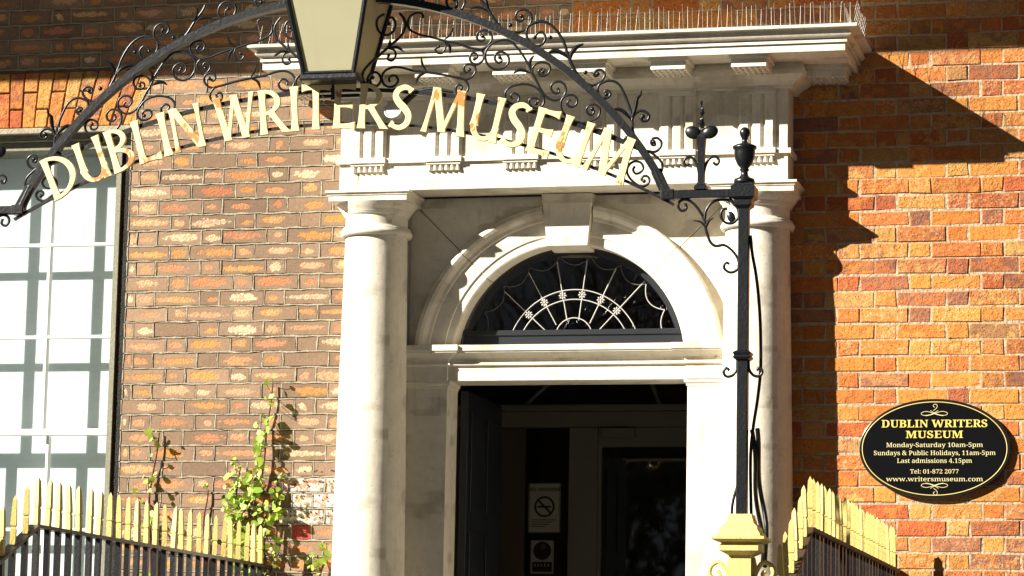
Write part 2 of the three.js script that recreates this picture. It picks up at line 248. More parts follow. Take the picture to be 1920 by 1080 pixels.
// ---- brown wall with raised grey pointing, left of the doorcase
{
  const wall = thing('brick_wall', 'brown brick wall with raised grey pointing and crumbling orange patches, beside the sash window', 'wall');
  mk('wall_core', [box(-6, -3.82, 0, 9, -0.36, -0.012), box(-3.82, -2.42, 0, 1.6, -0.36, -0.012), box(-3.82, -2.42, 4.90, 9, -0.36, -0.012), box(-2.42, -1.12, 0, 9, -0.36, -0.012), box(-1.12, 0, 4.62, 9, -0.36, -0.012)], M.brownFill, wall);
  const J = 0.011, ch = 0.0836, base = 3.26, beds = [], perps = [], far = [];
  const limits = (a, b) => { const m = (a + b) / 2; if (m > 5.25) return [[-4.6, 0]]; if (m > 4.92) return [[-4.6, -3.82 - 0.4 * (m - 4.93)], [-2.44 + 0.42 * (m - 4.93), -1.2]]; if (m > 1.6) return [[-4.6, -3.82], [-2.44, -1.17]]; return [[-4.6, -1.17]]; };
  const put = (x0, x1, y0, y1, head, r) => {
    const cx = (x0 + x1) / 2, cy = (y0 + y1) / 2; let tile = Math.floor(rnd() * (head ? 140 : 92));
    if (cx > -1.47 && cx < -1.2 && cy > 2.75 && cy < 3.02) tile = head ? 141 + (r & 1) : 92 + (r & 3);
    if (head && Math.abs(cx + 1.38) < 0.09 && Math.abs(cy - 2.72) < 0.05) tile = 140;
    const g = brickGeo(x0 - 0.003, x1 + 0.003, y0 - 0.002, y1 + 0.002, rr(-0.0015, 0.0015), 0.05, tile, head);
    if (FRAME(cx, cy) && !(cx > -1.5 && cy < 5.3 && cy > 4.4)) mk('brick', g, drift(M.oldBricks, cx, cy), wall, true); else far.push(prep(g, true));
    if (x0 > -4.55) perps.push(ribbon(x0 - J / 2, y0 - 0.002, x0 - J / 2 + rr(-0.001, 0.001), y1 + 0.002, 0.0085, -0.004, 0.003));
  };
  flemish(1.5, 6.5, base, ch, [-1.60, -1.78], 0.243, 0.103, J, limits, put);
  for (let r = -21; r <= 39; r++) { const y = base + r * ch; for (const [a, b] of limits(y - 0.01, y + 0.01)) beds.push(ribbon(a, y + rr(-0.0015, 0.0015), b, y + rr(-0.0015, 0.0015), 0.0095, -0.004, 0.0038)); }
  mk('pointing', [...beds, ...perps], M.greyMortar, wall);
  const rest = mk('brick', mergeGeometries(far), M.oldBrick, wall, true); rest.userData.kind = 'stuff';
  const plugs = []; for (let k = 0; k < 46; k++) plugs.push(new THREE.CylinderGeometry(0.0042, 0.0042, 0.004, 8).rotateX(Math.PI / 2).translate(rr(-1.5, -1.2), pick([2.80, 2.825, 2.885, 2.905, 2.965, 2.985, 3.04]) + rr(-0.006, 0.006), 0.0015)); mk('wall_plugs', plugs, M.rubber, wall).userData.kind = 'stuff';
  // gauged flat arch over the window
  const yb = 4.935, yt = 5.245, cx = -3.13, n = 19;
  for (let k = 0; k < n; k++) {
    const w0 = 1.40, w1 = 1.40 + 0.24, s0 = k / n - 0.5, s1 = (k + 1) / n - 0.5, alt = k % 2, cut = alt ? yb + 0.105 : yb + 0.2, J2 = 0.005;
    for (const [a, b] of [[yb + 0.003, cut - J2], [cut + J2, yt]]) {
      const ta = (a - yb) / (yt - yb), tb = (b - yb) / (yt - yb), X = (s, t) => cx + s * lerp(w0, w1, t);
      const g = brickGeo(0, 1, 0, 1, 0, 0.05, Math.floor(rnd() * 92), b - a < 0.16, true, 0); const p = g.attributes.position, zz = rr(-0.002, 0.003);
      for (let i = 0; i < p.count; i++) { const u = clamp(p.getX(i)), v = clamp(p.getY(i)), t = lerp(ta, tb, v), e = p.getZ(i) > -0.001 ? 0.004 : 0; p.setXYZ(i, lerp(X(s0, t) + J2 / 1.6 + e, X(s1, t) - J2 / 1.6 - e, u), lerp(a + e, b - e, v), p.getZ(i) + zz); }
      g.computeVertexNormals(); mk('arch_brick', g, M.stockBrick, wall, true);
    }
  }
}
// ---- orange wall with thin pale joints, right of the doorcase
{
  const wall = thing('brick_wall', 'orange brick wall with thin pale joints, carrying the oval sign', 'wall');
  mk('mortar', [box(1.12, 6, 0, 9, -0.36, -0.0035), box(0, 1.12, 4.62, 9, -0.36, -0.0035)], M.paleMortar, wall);
  const far = [], J = 0.0068, limits = (a, b) => { const m = (a + b) / 2; return m > 5.2 ? [[0.01, 4.2]] : m > 4.5 ? [[1.16, 4.2]] : [[1.165, 4.2]]; };
  flemish(1.5, 6.5, 4.121, 0.0831, [1.84, 2.03], 0.245, 0.106, J, limits, (x0, x1, y0, y1, head) => {
    const cx = (x0 + x1) / 2, cy = (y0 + y1) / 2, loose = rnd() < 0.07 ? 0.004 : 0;
    const g = brickGeo(x0 + loose, x1 - rr(0, loose), y0 + rr(0, 0.002) + loose, y1 - rr(0, 0.0015), rr(-0.002, 0.0025), 0.05, Math.floor(rnd() * (head ? 144 : 96)), head, false, 0.0042);
    if (FRAME(cx, cy) && !(cx < 1.4 && cy < 5.3 && cy > 4.5)) mk('brick', g, drift(M.stockBricks, cx, cy), wall, true); else far.push(prep(g, true));
  });
  const rest = mk('brick', mergeGeometries(far), M.stockBrick, wall, true); rest.userData.kind = 'stuff';
}
// ---------------------------------------------------------------- ground, steps, hall
structure('pavement', box(-14, 14, -0.3, 0, -0.35, 9), M.pavement);
structure('road', box(-60, 60, -0.4, -0.12, 9, 60), M.asphalt);
{
  const steps = thing('stone_steps', 'granite steps and landing leading up to the open door', 'steps');
  mk('landing', rbox(-1.85, 1.85, 0.004, 1.35, 0.012, 3.2, 0.015), M.pavement, steps);
  for (let k = 0; k < 7; k++) mk('step', rbox(-1.85, 1.85, 0.004, 1.35 - (k + 1) * 0.168, 3.205 + k * 0.32, 3.52 + k * 0.32, 0.012), M.pavement, steps);
}
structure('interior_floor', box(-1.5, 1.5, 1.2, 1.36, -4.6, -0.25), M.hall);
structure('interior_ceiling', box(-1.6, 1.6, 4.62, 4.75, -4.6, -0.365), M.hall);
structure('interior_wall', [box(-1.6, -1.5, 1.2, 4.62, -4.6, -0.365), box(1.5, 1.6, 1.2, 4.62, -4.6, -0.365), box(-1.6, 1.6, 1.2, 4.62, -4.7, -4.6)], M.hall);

// ---------------------------------------------------------------- the stone doorcase
const CY = 3.62, RI = 0.62, RO = 0.827, ZS = -0.055;
{
  const D = thing('stone_doorcase', 'pale stone doorcase with two columns, carved entablature and round arch', 'doorcase');
  // wall of stone behind the columns, jambs and spandrels
  for (const s of [-1, 1]) { const a = s < 0 ? -1.165 : 0.868, b = s < 0 ? -0.868 : 1.165; mk('backing', box(a, b, 1.0, 4.497, -0.36, ZS - 0.004), M.stone, D); }
  const spandrel = (a0, a1, pts) => { const sh = new THREE.Shape(); const n = 24; for (let i = 0; i <= n; i++) { const a = lerp(a0, a1, i / n), x = 0.81 * Math.cos(a), y = CY + 0.81 * Math.sin(a); i ? sh.lineTo(x, y) : sh.moveTo(x, y); } pts.forEach(([x, y]) => sh.lineTo(x, y)); sh.closePath(); return new THREE.ExtrudeGeometry(sh, { depth: 0.2, bevelEnabled: true, bevelThickness: 0.003, bevelSize: 0.002, bevelSegments: 1, bevelOffset: -0.002 }).translate(0, 0, ZS - 0.203); };
  const q = 0.785, g = 0.0022;
  for (const s of [1, -1]) {
    const A = (a) => (s > 0 ? a : Math.PI - a), yq = CY + 0.866 * Math.tan(q);
    mk('spandrel', spandrel(A(0), A(q - g), [[s * 0.866, yq - 0.003], [s * 0.866, CY]]), M.stone, D);
    mk('spandrel', spandrel(A(q + g), A(1.42), [[s * 0.13, 4.497], [s * 0.866, 4.497], [s * 0.866, yq + 0.003]]), M.stone, D);
    const prof = [[RO, -0.06], [RO, -0.012], [0.818, 0.004], [0.80, 0.008], [0.785, 0.0], [0.765, -0.02], [0.748, -0.026], [0.745, -0.034], [0.668, -0.037], [0.664, -0.044], [0.628, -0.046], [RI, -0.05], [RI, -0.22]];
    for (const [a, b] of [[0, q - g], [q + g, 1.40]]) mk('voussoir', sweepArc(prof, CY, Math.min(A(a), A(b)), Math.max(A(a), A(b)), 22), M.stone, D);
  }
  const key = quadsGeo([]); { const T = 0.137, B = 0.107, yt = 4.494, yb = 4.222, P = [[-B, yb, 0.005], [B, yb, 0.005], [T, yt, 0.025], [-T, yt, 0.025]], K = [[-B, yb - 0.012, -0.2], [B, yb - 0.012, -0.2], [T, yt, -0.2], [-T, yt, -0.2]];
    mk('keystone', quadsGeo([[P[0], P[1], P[2], P[3]], [K[1], P[1], P[0], K[0]], [P[1], K[1], K[2], P[2]], [K[0], P[0], P[3], K[3]], [P[3], P[2], K[2], K[3]]]), M.stone, D); }
  // transom between door and fanlight, breaking forward over the jambs
  const tp = [[-0.15, 3.516], [-0.002, 3.516], [0, 3.519], [0, 3.592], [0.007, 3.595], [0.016, 3.598], [0.016, 3.606], [0.010, 3.609], [0.010, 3.622], [0.016, 3.632], [0.034, 3.645], [0.058, 3.655], [0.062, 3.659], [0.062, 3.664], [0.07, 3.668], [0.07, 3.698], [-0.1, 3.703]];
  mk('transom', sweepU(tp, 0, 0.70, -0.03, -0.24), M.stone, D);
  for (const s of [-1, 1]) mk('impost', sweepU(tp.filter(([d]) => d > -0.12), s * 0.752, 0.114, -0.012, -0.25), M.stone, D);
  for (const s of [-1, 1]) {
    const j = mk('jamb', rbox(s < 0 ? -0.862 : 0.64, s < 0 ? -0.64 : 0.862, 1.35, 3.516, -0.25, -0.035, 0.004), M.stone, D);
    mk('jamb_capital', sweepU([[0, 3.478], [0.004, 3.482], [0.006, 3.492], [0.014, 3.5], [0.016, 3.514]], s * 0.751, 0.112, -0.034, -0.24), M.stone, j);
  }
  // columns
  for (const s of [-1, 1]) {
    const cx = s * 1.018, cz = 0.075, c = new THREE.Group(); c.name = 'column'; D.add(c);
    const R = (y) => lerp(0.192, 0.1645, Math.pow(clamp((y - 2.2) / 2.04), 1.35)), sh = []; for (let i = 0; i <= 40; i++) { const y = lerp(1.5, 4.262, i / 40); sh.push(new THREE.Vector2(R(y), y)); }
    sh.push(new THREE.Vector2(0.172, 4.266));
    mk('shaft', new THREE.LatheGeometry(sh, 72).translate(cx, 0, cz), M.stone, c);
    const cap = [[0.17, 4.262], [0.184, 4.266], [0.190, 4.278], [0.191, 4.288], [0.185, 4.298], [0.181, 4.301], [0.179, 4.312], [0.1665, 4.316], [0.1645, 4.325], [0.1645, 4.372], [0.169, 4.378], [0.176, 4.380], [0.176, 4.388], [0.183, 4.391], [0.183, 4.399], [0.189, 4.402], [0.20, 4.418], [0.213, 4.434], [0.213, 4.440]];
    const capital = mk('capital', new THREE.LatheGeometry(cap.map(([r, y]) => new THREE.Vector2(r, y)), 72).translate(cx, 0, cz), M.stone, c);
    mk('abacus', sweepU([[0, 4.438], [0.001, 4.440], [0.001, 4.466], [0.006, 4.468], [0.007, 4.473], [0.013, 4.479], [0.017, 4.481], [0.017, 4.493], [0, 4.4955]], cx, 0.2115, 0.263, -0.05), M.stone, capital);
    mk('base', new THREE.LatheGeometry([[0.25, 1.35], [0.25, 1.42], [0.235, 1.45], [0.2, 1.5]].map(([r, y]) => new THREE.Vector2(r, y)), 48).translate(cx, 0, cz), M.stone, c);
  }
  // entablature: left block and main block with an open joint
  const E = new THREE.Group(); E.name = 'entablature'; D.add(E);
  const W = 1.19, Z = 0.21, jx = -1.088;
  const cutU = (prof, side) => { const q2 = []; const ring = ([d, y]) => side < 0 ? [[-W - d, y, -0.01], [-W - d, y, Z + d], [jx - 0.0025, y, Z + d], [jx - 0.0025, y, -0.01]] : [[jx + 0.0025, y, -0.01], [jx + 0.0025, y, Z + d], [W + d, y, Z + d], [W + d, y, -0.01]];
    for (let i = 0; i < prof.length - 1; i++) { const a = ring(prof[i]), b = ring(prof[i + 1]); for (let k = 0; k < 3; k++) q2.push([a[k], a[k + 1], b[k + 1], b[k]]); }
    const a = ring(prof[0]), b = ring(prof[prof.length - 1]); q2.push([a[3], a[2], a[1], a[0]], [b[0], b[1], b[2], b[3]]); return quadsGeo(q2); };
  const arch = [[0, 4.4985], [0, 4.640]], tae = [[0.001, 4.642], [0.018, 4.642], [0.018, 4.667], [0.001, 4.669]], fri = [[-0.002, 4.640], [-0.002, 4.978]];
  mk('architrave', [cutU(arch, -1), cutU(arch, 1)], M.stone, E); mk('taenia', [cutU(tae, -1), cutU(tae, 1)], M.stone, E); mk('frieze', [cutU(fri, -1), cutU(fri, 1)], M.stone, E);
  const trig = (x) => { const sh = new THREE.Shape(), h = 0.095, p = 0.022; [[-h, 0], [-h, p - 0.012], [-h + 0.013, p], [-0.046, p], [-0.032, p - 0.018], [-0.018, p], [0.018, p], [0.032, p - 0.018], [0.046, p], [h - 0.013, p], [h, p - 0.012], [h, 0]].forEach(([a, b], i) => (i ? sh.lineTo(a, -b) : sh.moveTo(a, -b))); sh.closePath();
    const t = mk('triglyph', [new THREE.ExtrudeGeometry(sh, { depth: 0.281, bevelEnabled: false }).rotateX(-Math.PI / 2).translate(x, 4.670, Z - 0.001), rbox(x - 0.098, x + 0.098, 4.9515, 4.979, Z - 0.001, Z + 0.027, 0.002), rbox(x - 0.099, x + 0.099, 4.641, 4.6685, Z, Z + 0.031, 0.002)], M.stone, E);
    const gl = [rbox(x - 0.092, x + 0.092, 4.628, 4.6405, Z - 0.001, Z + 0.022, 0.002)]; for (let i = 0; i < 6; i++) gl.push(new THREE.CylinderGeometry(0.0085, 0.012, 0.03, 8).translate(x - 0.077 + i * 0.0308, 4.612, Z + 0.009)); mk('guttae', gl, M.stone, t).userData.kind = 'stuff'; };
  [-1.033, -0.62, -0.207, 0.207, 0.62, 1.033].forEach(trig);
  mk('bed_mould', sweepU([[0, 4.978], [0.03, 4.980], [0.03, 4.992], [0.036, 4.996], [0.05, 5.008], [0.075, 5.020], [0.092, 5.036], [0.096, 5.05], [0.098, 5.06], [0.08, 5.10]], 0, W, Z, -0.01), M.stone, E);
  const corn = mk('cornice', sweepU([[0.0, 5.098], [0.31, 5.098], [0.318, 5.092], [0.334, 5.092], [0.334, 5.127], [0.328, 5.128], [0.328, 5.132], [0.345, 5.133], [0.345, 5.146], [0.334, 5.147], [0.336, 5.153], [0.350, 5.155], [0.362, 5.161], [0.368, 5.169], [0.366, 5.178], [0.358, 5.183], [0.356, 5.190], [0.372, 5.196], [0.400, 5.199], [0.402, 5.214], [0.1, 5.235], [-0.15, 5.26]], 0, W, Z, -0.01), M.stone, E);
  const mut = (x0, x1, z0, z1) => { const m = mk('mutule', [rbox(x0, x1, 5.034, 5.078, z0, z1, 0.003), rbox(x0 - 0.012, x1 + 0.012, 5.076, 5.0985, z0 - 0.01, z1 + 0.012, 0.003)], M.stone, E), d = []; for (let i = 0; i < 6; i++) for (let k = 0; k < 4; k++) d.push(new THREE.CylinderGeometry(0.006, 0.009, 0.008, 6).translate(lerp(x0 + 0.018, x1 - 0.018, i / 5), 5.0305, lerp(z0 + 0.03, z1 - 0.02, k / 3))); mk('drops', d, M.stone, m).userData.kind = 'stuff'; };
  [-1.033, -0.62, -0.207, 0.207, 0.62, 1.033].forEach((x) => mut(x - 0.09, x + 0.09, 0.305, 0.5));
  for (const s of [-1, 1]) mut(s < 0 ? -1.48 : 1.285, s < 0 ? -1.285 : 1.48, 0.03, 0.2);
}
// ---------------------------------------------------------------- fanlight
{
  const F = thing('fanlight', 'half round fanlight with radiating leads and small flowers over the door', 'window');
  const z = -0.205;
  mk('frame', [sweepArc([[0.66, z - 0.05], [0.66, z + 0.04], [0.612, z + 0.04], [0.60, z + 0.03], [0.572, z + 0.028], [0.566, z + 0.012], [0.566, z - 0.05]], 3.64, 0, Math.PI, 48, false), box(-0.64, 0.64, 3.5165, 3.79, z - 0.05, z + 0.035), rbox(-0.635, 0.635, 3.772, 3.8, z + 0.02, z + 0.045, 0.004)], M.darkPaint, F);
  const sh = new THREE.Shape(); sh.absarc(0, 3.64, 0.58, 0.2, Math.PI - 0.2, false); sh.closePath(); mk('glass', new THREE.ShapeGeometry(sh, 40).translate(0, 0, z), M.darkGlass, F);
  const c = [0, 3.655], P = (r, a) => V(c[0] + r * Math.cos(a), c[1] + r * Math.sin(a), z + 0.008), rad = Math.PI / 180;
  const arc = (r, a0, a1, cy = 3.655) => { const p = []; for (let i = 0; i <= 28; i++) { const a = lerp(a0, a1, i / 28) * rad; p.push(V(r * Math.cos(a), cy + r * Math.sin(a), z + 0.008)); } return tube(new THREE.CatmullRomCurve3(p), 0.0032, 40, 6); };
  mk('lead_arc', arc(0.31, 27, 153), M.lead, F); mk('lead_arc', arc(0.362, 23, 157), M.lead, F); mk('hub_ring', arc(0.098, 18, 162, 3.768), M.lead, F);
  [46.8, 64.8, 82.8, 100.8, 118.8, 136.8, 28, 155].forEach((a, i) => {
    if (i < 6) { mk('spoke', bar(P(0.2, a * rad), P(i === 0 ? 0.55 : 0.52, a * rad), 0.003), M.lead, F); const fl = [ball(...P(0.336, a * rad).toArray(), 0.007, 8)]; for (let k = 0; k < 8; k++) { const p = P(0.336, a * rad), t = k * Math.PI / 4; fl.push(new THREE.SphereGeometry(0.0075, 6, 5).scale(1, 0.6, 0.5).rotateZ(t).translate(p.x + 0.015 * Math.cos(t), p.y + 0.015 * Math.sin(t), p.z + 0.002)); } mk('flower', fl, M.lead, F); }
  });
  for (let k = 0; k < 9; k++) { const a0 = 9 + k * 18, a1 = a0 + 18, m = (a0 + a1) / 2; mk('festoon', tube(new THREE.QuadraticBezierCurve3(P(0.545, a0 * rad), P(0.45, m * rad), P(0.545, a1 * rad)), 0.0028, 16, 6), k < 2 ? M.lead : M.darkLead, F); }
}
// ---------------------------------------------------------------- door leaf and inner screen
{
  const L = thing('front_door', 'dark panelled front door standing open against the hall wall', 'door');
  const leaf = mk('leaf', rbox(-0.628, -0.585, 1.365, 3.49, -1.02, -0.262, 0.004), M.darkPaint, L);
  for (const [y0, y1] of [[1.5, 2.1], [2.2, 2.75], [2.85, 3.38]]) for (const [a, b] of [[-0.96, -0.68], [-0.6, -0.32]]) mk('panel', rbox(-0.5855, -0.575, y0, y1, a, b, 0.004), M.darkPaint, L);
  mk('knob', [ball(-0.55, 2.5, -0.93, 0.02), bar(V(-0.585, 2.5, -0.93), V(-0.55, 2.5, -0.93), 0.008)], M.steel, L);
  const S = thing('inner_screen', 'dim painted inner screen with a glazed door, deep in the doorway', 'screen', [0, 0, -2.4]);
  mk('post', rbox(-0.502, -0.325, 1.365, 3.505, -0.04, 0.03, 0.006), M.innerPaint, S);
  mk('side_panel', rbox(-1.49, -0.776, 1.365, 3.505, -0.04, 0.0, 0.006), M.hall, S);
  mk('transom', [rbox(-1.49, 1.49, 3.507, 3.601, -0.05, 0.03, 0.006), rbox(-1.49, 1.49, 3.603, 3.643, -0.04, 0.05, 0.008)], M.innerPaint, S);
  mk('fan_bar', bar(V(-0.781, 3.646, 0), V(-0.465, 3.93, 0), 0.014), M.innerPaint, S); mk('fan_bar', bar(V(0.043, 3.646, 0), V(-0.035, 3.844, 0), 0.014), M.innerPaint, S);
  const d = mk('door', [box(-0.323, 0.75, 3.389, 3.504, -0.03, 0.012), box(-0.323, -0.305, 1.365, 3.389, -0.03, 0.012), box(0.68, 0.75, 1.365, 3.389, -0.03, 0.012), box(-0.305, 0.68, 1.365, 1.7, -0.03, 0.012)], M.innerPaint, S);
  mk('pane', box(-0.305, 0.68, 1.7, 3.389, -0.012, -0.006), M.glass, d); mk('closer', rbox(-0.298, -0.096, 3.434, 3.499, 0.013, 0.06, 0.006), M.innerPaint, d);
  mk('side_pane', box(-0.776, -0.502, 1.365, 3.505, -0.012, -0.006), M.glass, S);
  const paper = (w, h, draw) => { const c = document.createElement('canvas'); c.width = w; c.height = h; const x = c.getContext('2d'); draw(x, w, h); const t = new THREE.CanvasTexture(c); t.colorSpace = THREE.SRGBColorSpace; return std({ map: t, roughness: 0.7 }); };
  const sign = (name, label, x0, x1, y0, y1, mat) => { const m = new THREE.Mesh(new THREE.BoxGeometry(x1 - x0, y1 - y0, 0.003), mat); m.name = numbered(name); m.position.set((x0 + x1) / 2, (y0 + y1) / 2, -2.4 + 0.006); m.castShadow = m.receiveShadow = true; scene.add(m); tag(m, label, 'notice'); };
  sign('no_smoking_notice', 'pale no smoking notice with a crossed cigarette on the inner glass', -0.749, -0.553, 2.873, 3.172, paper(256, 390, (x, w, h) => { x.fillStyle = '#b9b4a0'; x.fillRect(0, 0, w, h); x.strokeStyle = '#1c1a14'; x.lineWidth = 4; x.strokeRect(5, 5, w - 10, h - 10); x.fillStyle = '#1c1a14'; x.font = 'bold 38px sans-serif'; x.textAlign = 'center'; x.fillText('NO SMOKING', w / 2, 62); x.lineWidth = 15; x.beginPath(); x.arc(w / 2, 185, 74, 0, 7); x.stroke(); x.beginPath(); x.moveTo(75, 133); x.lineTo(181, 237); x.stroke(); x.fillRect(70, 178, 112, 14); for (let k = 0; k < 4; k++) x.fillRect(24, 286 + k * 17, 200 - k * 30, 5); }));
  sign('round_notice', 'small dark notice with a round emblem under the no smoking notice', -0.731, -0.589, 2.628, 2.828, paper(192, 272, (x, w, h) => { x.fillStyle = '#a5a296'; x.fillRect(0, 0, w, h); x.fillStyle = '#17160f'; x.beginPath(); x.arc(w / 2, 84, 74, 0, 7); x.fill(); x.fillStyle = '#4c4a42'; x.beginPath(); x.arc(w / 2 + 8, 50, 24, 0, 7); x.fill(); x.fillStyle = '#17160f'; x.fillRect(14, 176, w - 28, 80); x.fillStyle = '#a5a296'; for (let k = 0; k < 5; k++) x.fillRect(30 + k * 28, 190, 12, 22); }));
}
// ---------------------------------------------------------------- sash window
{
  const Wn = thing('sash_window', 'tall white barred sash window with drawn white blind and olive frame', 'window', [-3.13, 0, 0]), X = 3.13;
  const P = (n, l, m, p = Wn) => mk(n, l.map((g) => g.translate(X, 0, 0)), m, p);
  P('lintel_strip', [rbox(-3.84, -2.425, 4.902, 4.933, -0.3, 0.012, 0.004)], M.greyMortar);
  P('frame_head', [rbox(-3.83, -2.43, 4.868, 4.902, -0.3, -0.035, 0.004), rbox(-3.83, -2.43, 4.82, 4.868, -0.3, -0.065, 0.004)], M.olive);
  for (const s of [-1, 1]) { const f = (x) => (s > 0 ? x : -6.26 - x), B = (a, b, ...r) => box(Math.min(f(a), f(b)), Math.max(f(a), f(b)), ...r); P('jamb', [B(-2.558, -2.530, 1.6, 4.82, -0.3, -0.08)], M.olive); P('bead', [B(-2.530, -2.42, 1.6, 4.82, -0.3, -0.095)], M.darkBead); }
  P('sill', [rbox(-3.86, -2.40, 1.56, 1.64, -0.3, 0.08, 0.01)], M.stone);
  const up = new THREE.Group(); up.name = 'upper_sash'; Wn.add(up);
  const bw = 0.0085, rb = (a, b, c, d, z0, z1) => rbox(a, b, c, d, z0, z1, 0.003);
  for (const x of [-2.936, -3.324]) P('glazing_bar', [rb(x - bw, x + bw, 3.277, 4.82, -0.125, -0.085)], M.whitePaint, up);
  for (const y of [4.295, 3.784]) P('glazing_bar', [rb(-3.70, -2.558, y - bw, y + bw, -0.124, -0.087)], M.whitePaint, up);
  P('meeting_rail', [rb(-3.70, -2.558, 3.245, 3.279, -0.14, -0.082)], M.whitePaint, up);
  P('pane', [box(-3.70, -2.558, 3.279, 4.82, -0.112, -0.108)], M.glass, up);
  const lo = new THREE.Group(); lo.name = 'lower_sash'; Wn.add(lo);
  for (const x of [-2.921, -3.335]) P('glazing_bar', [rb(x - bw, x + bw, 1.7, 3.245, -0.175, -0.135)], M.whitePaint, lo);
  for (const y of [2.735, 2.225]) P('glazing_bar', [rb(-3.70, -2.558, y - bw, y + bw, -0.174, -0.137)], M.whitePaint, lo);
  P('bottom_rail', [rb(-3.70, -2.558, 1.63, 1.71, -0.18, -0.13)], M.whitePaint, lo);
  P('pane', [box(-3.70, -2.558, 1.71, 3.26, -0.162, -0.158)], M.glass, lo);
  const bl = tag(mk('window_blind', [box(-3.80, -2.45, 1.6, 4.86, -0.275, -0.268)], M.blind), 'flat white blind drawn down behind the sash window', 'blind');
  structure('interior_wall', box(-3.9, -2.3, 1.4, 5.1, -0.48, -0.37), M.whitePaint);
}
// ---------------------------------------------------------------- bird spikes on the cornice
{
  const geoS = new THREE.CylinderGeometry(0.0008, 0.0013, 1, 5).translate(0, 0.5, 0);
  for (let k = 0; k < 6; k++) {
    const x0 = -1.56 + k * 0.52, t = thing('bird_spikes', 'strip of thin metal bird spikes on the front of the stone cornice', 'bird spikes', [x0, 5.206, 0.55], 'spike strips along the cornice');
    mk('strip', rbox(0.004, 0.516, 0, 0.012, -0.02, 0.02, 0.002), M.steel, t);
    for (let i = 0; i < 21; i++) { if (k === 5 && i > 2 && i < 6 && 0) continue; const m = new THREE.Mesh(geoS, M.steel); m.name = 'spike'; m.castShadow = m.receiveShadow = true; m.position.set(0.012 + i * 0.0248 + rr(-0.003, 0.003), 0.01, (i % 2 ? 0.008 : -0.008)); m.scale.set(1, rr(0.105, 0.14), 1); const mess = k === 0 || (k === 1 && i < 8) ? 0.3 : 0.05; m.rotation.set((i % 2 ? 0.12 : -0.15), 0, rr(-mess, mess)); t.add(m); }
  }
  const t = thing('bird_spikes', 'short strip of bird spikes along the end of the cornice by the orange bricks', 'bird spikes', [1.545, 5.206, 0.05]);
  mk('strip', rbox(-0.02, 0.02, 0, 0.012, 0, 0.5, 0.002), M.steel, t);
  for (let i = 0; i < 20; i++) { const m = new THREE.Mesh(geoS, M.steel); m.name = 'spike'; m.castShadow = m.receiveShadow = true; m.position.set(i % 2 ? 0.01 : -0.01, 0.01, 0.012 + i * 0.025); m.scale.set(1, rr(0.11, 0.14), 1); m.rotation.set(rr(-0.05, 0.05), 0, i % 2 ? -0.22 : 0.2); t.add(m); }
}
